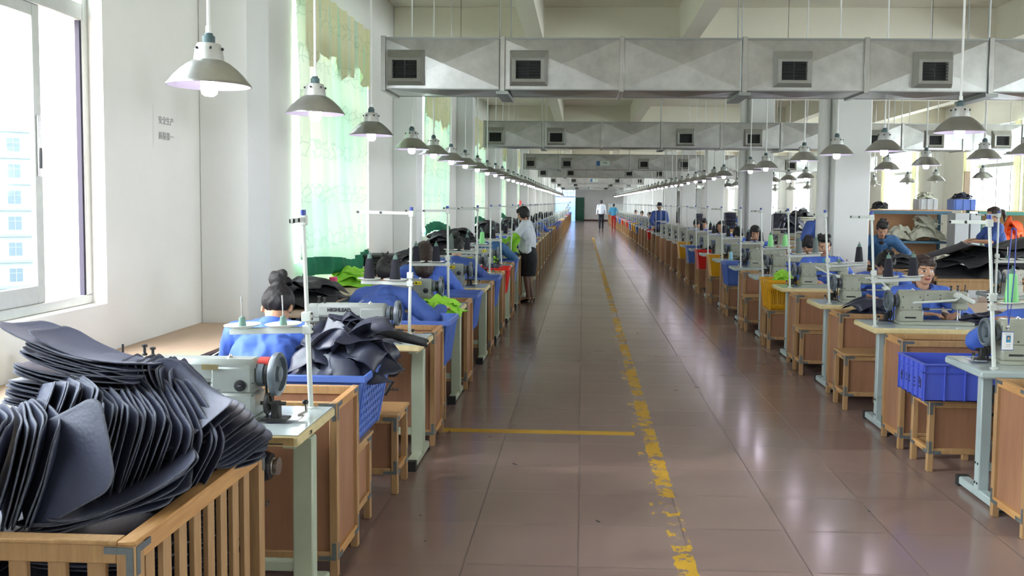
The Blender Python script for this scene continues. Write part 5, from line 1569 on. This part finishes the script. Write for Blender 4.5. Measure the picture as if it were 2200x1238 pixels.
# low flat fans at the front and right
fan(9, (-1.36, 2.48, .72), (-1.30, 2.52, .785), (-4, -12, 8), (4, -18, 30), 'dark pad lying low across the front corner of the crate', 'low front pads')
fan(10, (-1.28, 2.92, .735), (-1.29, 2.94, .83), (2, -2, 30), (6, 14, 50), 'dark pad lying flat near the table corner of the crate', 'low right pads')

# plywood worktop along the left wall, in lengths between the piers
for n_, (a, b) in enumerate(((2.2, 6.04), (6.50, 12.29), (12.75, 18.5), (19.0, 24.8), (25.3, 31.0))):
    t = empty('wall_worktop', (0, 0, 0))
    MB('worktop_ply').box(WALL_X + .001, -2.06, a, b, .752, .772, bev=.002).build('board', t)
    MB('worktop_edge').box(-2.09, -2.062, a, b, .70, .752).build('front_rail', t)
    q = a + .1
    while q < b:
        MB('worktop_edge').box(-2.12, -2.08, q, q + .04, 0, .70).build('leg', t); MB('worktop_edge').box(WALL_X + .02, WALL_X + .06, q, q + .04, 0, .752).build('leg', t); q += 1.3
    tag(t, ['pale plywood worktop along the left wall beside the near window', 'plywood worktop along the left wall below the large curtain', 'plywood worktop below the second curtain', 'distant plywood worktop on the left, fourth bay', 'distant plywood worktop on the left, fifth bay'][n_], 'worktop')
# thread cones, plastic bag, bottle and cloth on the worktop
place(C_grey, (-2.45, 3.98, .772), 0, 'green-grey thread cone standing on the near worktop against the wall')
place(C_black, (-2.33, 3.98, .772), 0, 'black thread cone on the near worktop beside the grey cone')
o = crumple('plastic_bag', (-2.25, 4.12, .772), .13, .10, .09, 4, 'plastic_wrap', 'thing', 4, 'crumpled clear plastic bag on the near plywood worktop', 'bag', None, 18)
crumple('cloth_heap', (-2.26, 7.35, .772), .26, .50, .20, 6, 'cloth_black', 'thing', 4, 'folded black cloth slumped on the worktop left of the pink-lidded bottle', 'fabric', None, 22, .7)
crumple('cloth_heap', (-2.36, 6.85, .772), .12, .20, .28, 61, 'cloth_black', 'thing', 2, 'stiff black cloth propped against the wall behind the bun-haired worker', 'fabric', None, 20, .6)
bt = empty('drinking_bottle', (-2.16, 7.75, .772))
MB('clear_plastic').lathe([(0, 0), (.035, 0), (.038, .01), (.038, .11), (.03, .13), (.03, .14), (0, .14)], (0, 0, 0), 18).build('bottle_body', bt)
MB('pink').lathe([(0, .14), (.036, .14), (.036, .172), (.03, .178), (0, .178)], (0, 0, 0), 18).build('lid', bt)
tag(bt, 'clear drinking bottle with a pink lid on the left worktop', 'bottle')
pb = empty('white_dispenser', (-1.30, 5.62, .975)) if False else None
crumple('cloth_heap', (-2.3, 8.9, .772), .24, .3, .16, 12, 'cloth_lime', 'thing', 3, 'lime green cloth on the worktop behind the short-haired worker', 'fabric', None, 18, 1.2)
# black folded stacks and heaps along the wall
def stack(x, y, z, w, d, n, m, label, group=None, th=.03, name='folded_stack', each='folded_cloth', jit=.012, cat='fabric'):
    for q in range(n):
        o = MB(m).box(-w / 2, w / 2, -d / 2, d / 2, 0, th * .94, bev=th * .3).build(each)
        o.location = (x + pr.uniform(-jit, jit), y + pr.uniform(-jit, jit), z + q * th); o.rotation_euler = (0, 0, pr.uniform(-.05, .05))
        tag(o, label, cat, group or label)
stack(-2.25, 10.1, .772, .34, .42, 7, 'cloth_black', 'folded black cloth in the stack on the worktop below the curtain', th=.035)
crumple('cloth_heap', (-2.16, 13.7, .772), .26, .6, .34, 15, 'cloth_black', 'thing', 5, 'large black cloth heap on the worktop past the second pier', 'fabric', None, 24, .7)
crumple('cloth_heap', (-2.2, 11.6, .772), .26, .4, .2, 16, 'cloth_black', 'thing', 4, 'low black cloth heap on the worktop beside the second pier', 'fabric', None, 20, .8)
crumple('cloth_heap', (-2.18, 16.0, .772), .27, .8, .34, 17, 'cloth_black', 'thing', 5, 'tall black cloth heap on the third left worktop', 'fabric', None, 22, .8)
crumple('cloth_heap', (-2.2, 20.5, .772), .3, .9, .36, 18, 'cloth_black', 'thing', 5, 'distant black cloth heap on the left before the standing person', 'fabric', None, 20, .9)
crumple('cloth_heap', (-2.2, 22.5, .772), .25, .5, .30, 19, 'cloth_slate', 'thing', 4, 'distant slate cloth heap in the left row', 'fabric', None, 20, .9)
crumple('cloth_heap', (-2.2, 27, .772), .3, 1.2, .36, 20, 'cloth_black', 'thing', 5, 'far black cloth heap along the left row', 'fabric', None, 20, .9)
MBo = MB('yellow_basket').lathe([(0, 0), (.10, 0), (.13, .12), (.06, .16), (0, .16)], (0, 0, 0), 16).build('yellow_cap'); MBo.location = (-1.95, 14.6, 1.02)
bpy.data.objects.remove(MBo)

# cloth in and on things
crumple('cloth_heap', (-1.20, 4.46, .73), .25, .22, .27, 21, 'cloth_slate', 'thing', 3, 'creased slate-black cloth bursting from the near blue slotted basket', 'fabric', None, 30, .8, freq=1.2, flaps=13)
rl = MB('cloth_black'); n2 = 24
def roll(u, v, a=Vector((-1.12, 4.66, .95)), b=Vector((-.79, 4.60, .885))):
    p = a.lerp(b, u); r = .045 * (1 - .45 * u) ; t_ = v * PI * 1.7
    return (p.x, p.y + r * math.cos(t_), p.z + r * math.sin(t_) * .8)
rl.grid(roll, 10, 16); ro = rl.build('rolled_cloth', ang=1.5, solid=.003)
tag(ro, 'tube of black cloth poking out over the aisle from the near basket', 'fabric')
crumple('cloth_heap', (-1.42, 5.45, .765), .24, .10, .16, 23, 'cloth_slate', 'thing', 4, 'slate cloth being sewn under the raised-lettering machine', 'fabric', None, 20, 1)
crumple('cloth_heap', (-1.13, 7.13 + .0, .72), .19, .18, .12, 24, 'cloth_lime', 'thing', 5, 'lime green cloth in the basket after the second left table', 'fabric', None, 20, 1.2)
crumple('cloth_heap', (-1.15, 11.4, .70), .16, .16, .12, 25, 'cloth_slate', 'thing', 3, 'grey cloth in the red basket of the left row', 'fabric', None, 16, 1.2)
crumple('cloth_heap', (-1.30, 12.55, .765), .14, .12, .10, 26, 'cloth_lime', 'thing', 3, 'lime cloth on the machine in front of the standing person', 'fabric', None, 16, 1.2)
gc = MB('cloth_lime').grid(lambda u, v: (-1.30 + .30 * u + .03 * math.sin(v * 7), 14.2 + .04 * math.sin(u * 9 + v * 4), 1.08 - .30 * v - .05 * math.sin(u * 6)), 16, 14).build('green_cloth', solid=.003)
tag(gc, 'lime green cloth piece held up by the standing person in the white blouse', 'fabric')
crumple('cloth_heap', (2.28, 10.25, .72), .16, .17, .14, 27, 'cloth_lime', 'thing', 4, 'lime cloth in the yellow basket of the right row', 'fabric', None, 18, 1.3)
crumple('cloth_heap', (2.80, 6.22, .73), .34, .13, .10, 28, 'cloth_slate', 'thing', 4, 'slate cloth in the bin before the second right table', 'fabric', None, 20, 1.0) if False else None
crumple('cloth_heap', (3.02, 6.74, .762), .26, .12, .08, 29, 'cloth_slate', 'thing', 4, 'slate cloth sheet under the needle on the second right table', 'fabric', None, 22, .8)
crumple('cloth_heap', (2.62, 7.62, .70), .40, .12, .15, 30, 'cloth_slate', 'thing', 5, 'slate cloth filling the bin before the third right table', 'fabric', None, 22, 1.0)
crumple('cloth_heap', (2.7, 14.0, .765), .34, .12, .07, 31, 'cloth_black', 'thing', 3, 'dark cloth strip on the seventh right table', 'fabric', None, 18, .8)
crumple('cloth_heap', (2.5, 17.0, .74), .24, .16, .12, 32, 'cloth_black', 'thing', 3, 'black cloth on the red basket of the right row', 'fabric', None, 16, .8)

# blue stacking bin with marker writing, on the near right stool
bn = empty('stacking_bin', (2.36, 5.66, .4505))
W_, D_, H_ = .60, .42, .225
bw = MB('blue_bin')
for (x0, x1, y0, y1) in ((-W_ / 2, W_ / 2, -D_ / 2, -D_ / 2 + .006), (-W_ / 2, W_ / 2, D_ / 2 - .006, D_ / 2), (-W_ / 2, -W_ / 2 + .006, -D_ / 2 + .006, D_ / 2 - .006), (W_ / 2 - .006, W_ / 2, -D_ / 2 + .006, D_ / 2 - .006)):
    bw.box(x0, x1, y0, y1, 0, H_)
bw.box(-W_ / 2, W_ / 2, -D_ / 2, D_ / 2, 0, .005); bw.build('bin_wall', bn)
rb = MB('blue_bin').box(-W_ / 2 - .014, W_ / 2 + .014, -D_ / 2 - .014, -D_ / 2, H_ - .008, H_).box(-W_ / 2 - .014, W_ / 2 + .014, D_ / 2, D_ / 2 + .014, H_ - .008, H_).box(-W_ / 2 - .014, -W_ / 2, -D_ / 2, D_ / 2, H_ - .008, H_).box(W_ / 2, W_ / 2 + .014, -D_ / 2, D_ / 2, H_ - .008, H_)
for z in (H_ - .055,): rb.box(-W_ / 2 - .010, W_ / 2 + .010, -D_ / 2 - .010, -D_ / 2, z, z + .004).box(-W_ / 2 - .010, -W_ / 2, -D_ / 2 - .01, D_ / 2, z, z + .004)
rb.build('rim', bn)
ri = MB('blue_bin')
for q in range(6):
    y = -D_ / 2 + .002 + q * (D_ - .008) / 5; ri.box(-W_ / 2 - .011, -W_ / 2, y - .002, y + .003, 0, H_ - .008)
for q in range(6):
    x = -W_ / 2 + q * W_ / 5; ri.box(x - .002, x + .002, -D_ / 2 - .011, -D_ / 2, 0, H_ - .008)
ri.build('rib', bn)
for q, ch in enumerate('作业三台'):
    y = D_ / 2 - .065 - q * .095
    text_mesh(ch, .07, 'ink', bn, 'lettering', (-W_ / 2 - .0025, y, .085 + .012 * (q % 2)), (R(90), 0, R(-90)), .0006, .001)
tag(bn, 'empty bright blue stacking bin with marker characters on the near right stool', 'bin')
# HIGHLEAD lettering, warning sticker, ruler strip, pencil number
mk = [o for o in bpy.data.objects if o.get('label', '').startswith('grey lockstitch machine with raised')][0]
text_mesh('HIGHLEAD', .030, 'dark_steel', mk, 'lettering', (-.20, -.0520, .178), (R(90), 0, 0), .0012, .0012)
for o in [o for o in bpy.data.objects if o.parent is None and o.name.startswith('sewing_machine') and any(w in o.get('label', '') for w in ('third table of the left', 'fourth table of the left', 'fifth table of the left', 'sixth table of the left'))]:
    MB('yellow_label').box(-.06, .0, -.0575, -.0572, .17, .20).use('ink').box(-.05, -.035, -.0578, -.0575, .178, .192).box(-.028, -.008, -.0578, -.0575, .182, .186).build('warning_sticker', o)
m0 = [o for o in bpy.data.objects if o.get('label', '').startswith('large grey lockstitch')][0]
m0.scale = (1.08, 1.08, 1.08)
MB('brass').box(-.10, -.04, -.0625, -.0620, .180, .200).build('peeled_sticker', m0)
MB('red_plastic').lathe([(.0, .088), (.02, .088), (.02, .125), (0, .125)], (0, .0, .20), 12, 'x').build('red_tab', m0)
t0 = [o for o in bpy.data.objects if o.get('label', '').startswith('sewing table with pale edge, first')][0]
rs = MB('brass', 'ink').box(.31, .51, -.2415, -.2403, .724, .752).use('ink')
for q in range(22): rs.box(.32 + q * .0085, .3208 + q * .0085, -.2420, -.2414, .742 if q % 5 else .736, .752)
rs.box(.33, .38, -.2420, -.2414, .728, .731).box(.41, .47, -.2420, -.2414, .727, .731)
rs.build('ruler_strip', t0)
text_mesh('720', .022, 'ink', t0, 'pencil_number', (.5308, -.10, .738), (R(90), 0, R(90)), .0004)

# lanyard with a staff badge on the near right thread stand
ln = empty('badge_lanyard', (2.245, 4.84, 1.0))
lm = MB('blue_plastic')
lm.tube([(.0, -.02, .50), (-.012, -.022, .3), (-.006, -.024, .08), (.0, -.026, .0)], .005, 6, flat=.4).tube([(.022, -.02, .50), (.022, -.022, .3), (.01, -.024, .08), (.0, -.026, .0)], .005, 6, flat=.4).tube([(.0, -.02, .50), (.01, -.005, .51), (.022, -.02, .50)], .005, 6)
lm.build('ribbon', ln); MB('steel').cyl((0, -.026, .0), (0, -.026, -.03), .004, n=8).ell((0, -.026, -.012), (.007, .005, .009), 8, 6).build('clip', ln)
bd = MB('sign_blue').box(-.034, .03, -.028, -.026, -.135, -.035, bev=.001).use('white_paper').box(-.031, .027, -.029, -.0278, -.131, -.039)
bd.use('shirt_inner').box(-.010, .014, -.0296, -.0288, -.092, -.055).use('hair_black').ell((.002, -.0293, -.068), (.009, .0008, .011), 12, 6).use('skin').ell((.002, -.0297, -.071), (.0065, .0008, .009), 12, 6)
bd.use('ink_faint').box(-.01, .016, -.0294, -.0288, -.105, -.103).box(-.012, .014, -.0294, -.0288, -.115, -.113).box(-.02, .02, -.0294, -.0288, -.049, -.046)
bd.build('badge_card', ln)
tag(ln, 'blue lanyard with a photo badge hanging on the near right thread stand', 'lanyard')
# work lights on three right machines
def work_light(mx, my, pts, head, ang, label):
    t = empty('work_light', (mx, my, 0))
    pp = [Vector(p) for p in pts]; sm_ = []
    for i in range(len(pp) - 1):
        for q in range(5): 
            u = q / 5; sm_.append(pp[i].lerp(pp[i + 1], u * u * (3 - 2 * u) if i % 2 else u))
    sm_.append(pp[-1])
    MB('stand_white').tube(sm_, .0085, 10).build('flexible_arm', t)
    h_ = MB('stand_white'); h_.T = Matrix.Translation(pp[-1]) @ Euler(ang).to_matrix().to_4x4()
    h_.box(-.03, .10, -.022, .022, -.012, .018, bev=.006).box(-.045, -.01, -.028, .028, -.028, .012, bev=.006)
    h_.build('light_head', t)
    return tag(t, label, 'work light')
work_light(2.39, 6.66, [(-.10 + .10, -.05, .92), (.15, -.10, .935), (.28, -.12, .95), (.33, -.10, .975)], 0, (0, .5, 0), 'white gooseneck work light on the second right machine')
work_light(2.39, 8.11, [(.1, -.08, .98), (.18, -.10, .99), (.26, -.10, .93), (.30, -.08, .88)], 0, (0, .9, 0), 'white gooseneck work light on the third right machine')
work_light(2.39, 9.62, [(.05, -.08, .97), (.15, -.10, .92), (.24, -.10, .89), (.28, -.08, .875)], 0, (0, .2, 0), 'white gooseneck work light on the fourth right machine')
# second row of stations right of the first
for n_, (x, y, ml, z_) in enumerate([(4.55, 8.9, 'second-row', 0), (4.6, 17.5, '', 0), (4.6, 19.6, '', 0), (4.6, 21.6, '', 0), (4.6, 23.5, '', 0)]):
    l_ = ['sewing table in the second row beyond the near right worker', 'outer-row sewing table behind the first column gap', 'outer-row sewing table, next one back', 'small outer-row sewing table further back', 'small outer-row sewing table farthest back'][n_]
    place(T_right[0 if n_ == 0 else 1], (x, y + .22, 0), PI, l_)
    place(M_pale if n_ == 0 else M_right[1], (x - .28, y + .22, .761), PI, ['cream sewing machine in the second row at the right edge', 'outer-row sewing machine behind the first column gap', 'outer-row sewing machine, next one back', 'small outer-row sewing machine further back', 'small outer-row sewing machine farthest back'][n_])
    place(S_near if n_ == 0 else S_far, (x - .50, y + .08, .7605), PI, ['thread stand in the second row at the right edge', 'outer-row thread stand behind the first column gap', 'outer-row thread stand, next one back', 'small outer-row thread stand further back', 'small outer-row thread stand farthest back'][n_])
    place(B_right[1], (x + .0, y - .2, 0), 0, ['plywood bin before the second-row table', 'outer-row plywood bin behind the first column gap', 'outer-row plywood bin, next one back', 'small outer-row plywood bin further back', 'small outer-row plywood bin farthest back'][n_])
wt = empty('cutting_table', (0, 0, 0))
MB('worktop_ply').box(2.95, 4.1, 6.95, 8.2, .735, .760, bev=.003).build('board', wt)
MB('rack_blue').box(2.95, 4.1, 6.93, 6.95, .69, .76).build('edge_strip', wt)
for x in (3.0, 4.0):
    for y in (7.0, 8.1): MB('frame_grey').box(x, x + .04, y, y + .04, 0, .735).build('leg', wt)
bpy.data.objects.remove([c for c in wt.children if c.name.startswith('edge')][0]) if False else None
tag(wt, 'low plywood board table behind the near right worker', 'table')
def ctable(name, x0, x1, y0, y1, z, label, m='pine_pale'):
    t = empty(name, (0, 0, 0))
    MB(m).box(x0, x1, y0, y1, z - .03, z, bev=.003).build('board', t)
    MB(m).box(x0, x1, y0, y0 + .02, z - .12, z - .031).build('apron', t)
    for x in (x0 + .02, x1 - .07):
        for y in (y0 + .03, y1 - .07): MB(m).box(x, x + .05, y, y + .05, 0, z - .03).build('leg', t)
    return tag(t, label, 'table')
ctable('work_table', 4.0, 7.6, 10.3, 11.6, .80, 'long pale work table carrying the big black cloth heap')
crumple('cloth_heap', (5.25, 10.9, .80), 1.15, .5, .42, 41, 'cloth_black', 'thing', 7, 'big black cloth heap on the long work table at the right', 'fabric', None, 34, .55)
crumple('cloth_heap', (6.6, 11.0, .80), .6, .4, .3, 42, 'cloth_black', 'thing', 4, 'smaller black cloth heap beside the big one at the right edge', 'fabric', None, 24, .7)
ctable('work_table', 3.92, 5.1, 12.1, 12.75, .78, 'pale work table under the man leaning over dark cloth')
crumple('cloth_heap', (4.35, 12.4, .78), .42, .24, .16, 43, 'cloth_black', 'thing', 4, 'dark cloth under the hands of the leaning person', 'fabric', None, 22, .7)
crumple('cloth_heap', (4.9, 12.45, .78), .25, .2, .24, 44, 'cloth_pale', 'thing', 3, 'pale cloth heap right of the leaning person', 'fabric', None, 18, 1)
# shelves at the right: open racks with boards and contents, a pair of white end panels
def rack(x0, x1, y, z1, m, board, label, shelves):
    t = empty('storage_rack', (0, 0, 0)); d = .55
    fm = MB(m)
    for x in (x0, x1 - .05): fm.box(x, x + .05, y, y + .05, 0, z1).box(x, x + .05, y + d - .05, y + d, 0, z1)
    fm.box(x0, x1, y - .002, y + .03, z1 - .06, z1)
    fm.build('frame', t)
    MB(board).box(x0 + .05, x1 - .05, y + d - .02, y + d, .1, z1 - .05).build('back_panel', t)
    MB(board).box(x0, x1, y, y + d, z1, z1 + .02).build('top_board', t)
    for z in shelves: MB(m).box(x0 + .05, x1 - .05, y, y + d - .03, z - .04, z).build('shelf', t)
    return tag(t, label, 'rack')
rack(5.22, 6.66, 16.6, 1.53, 'rack_blue', 'rack_board', 'blue-framed open rack with an orange-tan back panel', (.45, .98))
rack(7.05, 9.4, 16.4, 1.53, 'rack_teal', 'rack_board_b', 'teal-framed open rack behind the person with the ponytail', (.45, .86))
cb = empty('white_cabinet', (0, 0, 0))
MB('cabinet_white').box(6.56, 6.80, 16.2, 16.55, 0, 1.5, bev=.004).build('end_panel', cb); MB('cabinet_white').box(6.83, 7.0, 16.2, 16.6, 0, 1.5, bev=.004).build('end_panel', cb)
tag(cb, 'pair of tall white cabinet ends between the blue and teal racks', 'cabinet')
crumple('cloth_heap', (6.28, 16.85, .98), .34, .18, .42, 45, 'cloth_pale', 'thing', 4, 'pale grey bundles on the right side of the blue rack', 'fabric', None, 18, 1)
crumple('cloth_heap', (5.80, 16.85, .98), .22, .18, .26, 46, 'cloth_pale', 'thing', 3, 'small pale bundle in the middle of the blue rack', 'fabric', None, 16, 1)
for q in range(9):
    o = MB('cloth_pale').box(-.14, .14, -.18, .18, 0, .052, bev=.02).build('white_sack'); o.location = (7.30 + pr.uniform(-.01, .01), 16.66, .86 + q * .054)
    tag(o, 'flat white sack in the pile at the left of the teal rack', 'sack', 'white sacks in the teal rack')
crumple('orange_bag', (7.72, 16.68, .86), .27, .2, .44, 47, 'cloth_orange', 'thing', 4, 'bright orange bags in the teal rack behind the ponytailed person', 'bag', None, 18, 1.1)
crumple('cloth_heap', (8.7, 16.68, .86), .5, .2, .6, 48, 'cloth_black', 'thing', 4, 'dark bundle at the right of the teal rack', 'fabric', None, 18, 1)
for n_, (x, w) in enumerate(((6.1, .34), (6.72, .40))):
    t = empty('storage_bin', (x + w / 2, 16.85, 1.55)); m_ = ('cabinet_white', 'blue_basket')[n_]
    MB(m_).box(-w / 2, w / 2, -.15, .15, 0, .20, bev=.008).build('bin_wall', t)
    for q in range(3): MB(m_).box(-w / 2 + .04 + q * w / 3, -w / 2 + .05 + q * w / 3, -.16, -.15, 0, .2).build('rib', t)
    tag(t, ['pale grey storage bin of scraps on top of the blue rack', 'pale blue storage bin on top between the racks'][n_], 'bin')
    crumple('scrap_heap', (x + w / 2, 16.85, 1.75), w * .42, .14, .12, 50 + n_, 'cloth_pale' if n_ == 0 else 'cloth_slate', 'thing', 3, ['pale scraps in the grey bin on top of the rack', 'dark scraps in the blue bin on top of the racks'][n_], 'fabric', None, 14, 1)
crumple('cloth_heap', (8.9, 16.7, 1.552), .45, .2, .38, 52, 'cloth_pale', 'thing', 4, 'pale plastic-wrapped bundle on top of the teal rack', 'fabric', None, 18, 1)
crumple('cloth_heap', (5.45, 16.85, 1.552), .14, .12, .14, 53, 'cloth_black', 'thing', 3, 'small black bundle on the left end of the blue rack top', 'fabric', None, 14, .8)
tag(MB('worktop_ply').box(7.93, 8.05, 19.2, 19.24, 0, 2.35).build('leaning_plank'), 'tan plank standing upright between the right windows', 'plank')
# stock seen through the gaps between the columns
cb_ = random.Random(8)
for n_, (x0, x1, y) in enumerate(((4.3, 6.6, 25.6), (4.2, 6.6, 30.5), (4.2, 6.8, 36.5))):
    ctable('work_table', x0, x1, y, y + .8, .78, ['stock table seen between the two nearest columns', 'stock table seen between the second and third columns', 'distant stock table between far columns'][n_])
    x = x0 + .2
    while x < x1 - .2:
        w = cb_.uniform(.3, .45); m_ = cb_.choice(['cloth_slate', 'cloth_black', 'cloth_slate', 'cloth_pale'])
        stack(x + w / 2, y + .4, .78, w, .5, cb_.randrange(5, 11), m_, ['dark folded stock piled between the two nearest columns', 'dark folded stock piled between the second and third columns', 'dark folded stock piled far back'][n_], th=.055, jit=.03)
        x += w + .08
for n_, (x, y, m_, rx_, h) in enumerate(((5.0, 22.5, 'cloth_slate', .6, .6), (5.7, 24.0, 'cloth_pale', .5, .4), (6.6, 27.5, 'cloth_black', .5, .6), (5.2, 28.5, 'jacket_blue', .4, .6), (5.0, 33.5, 'jacket_blue', .3, .6), (4.4, 39.5, 'cloth_black', .5, .6))):
    ctable('work_table', x - rx_, x + rx_, y - .3, y + .5, .76, 'low stock table under heaped cloth, %s of them going back' % ORD[n_])
    crumple('cloth_heap', (x, y + .1, .76), rx_ * .9, .35, h, 60 + n_, m_, 'thing', 5, ['slate heap on the stock table just past the nearest column', 'pale heap on the stock table before the bright right window', 'black heap deep between the nearest columns', 'blue garments heaped between the second and third columns', 'blue garments heaped farther back', 'black heap farthest back'][n_], 'fabric', None, 20, 1)
# red box on the left wall
tag(MB('fire_red').box(-2.60, -2.47, 36.0, 36.6, 1.36, 1.66, bev=.01).build('fire_box'), 'small red fire box on the left wall above the distant machines', 'fire box')
# small litter on the aisle floor
for n_ in range(26):
    x, y = cb_.uniform(-.95, 1.8), cb_.uniform(3.6, 12)
    if n_ < 10: x = cb_.uniform(-.98, -.8)
    o = MB('dark_metal').box(-.012, .012, -.003, .003, 0, .002).build('thread_scrap'); o.location = (x, y, 0); o.rotation_euler = (0, 0, cb_.uniform(0, 3)); o.scale = (cb_.uniform(.5, 1.8), 1, 1)
    tag(o, 'tiny dark thread scrap lying on the tiled aisle', 'scrap', 'thread scraps on the aisle floor')
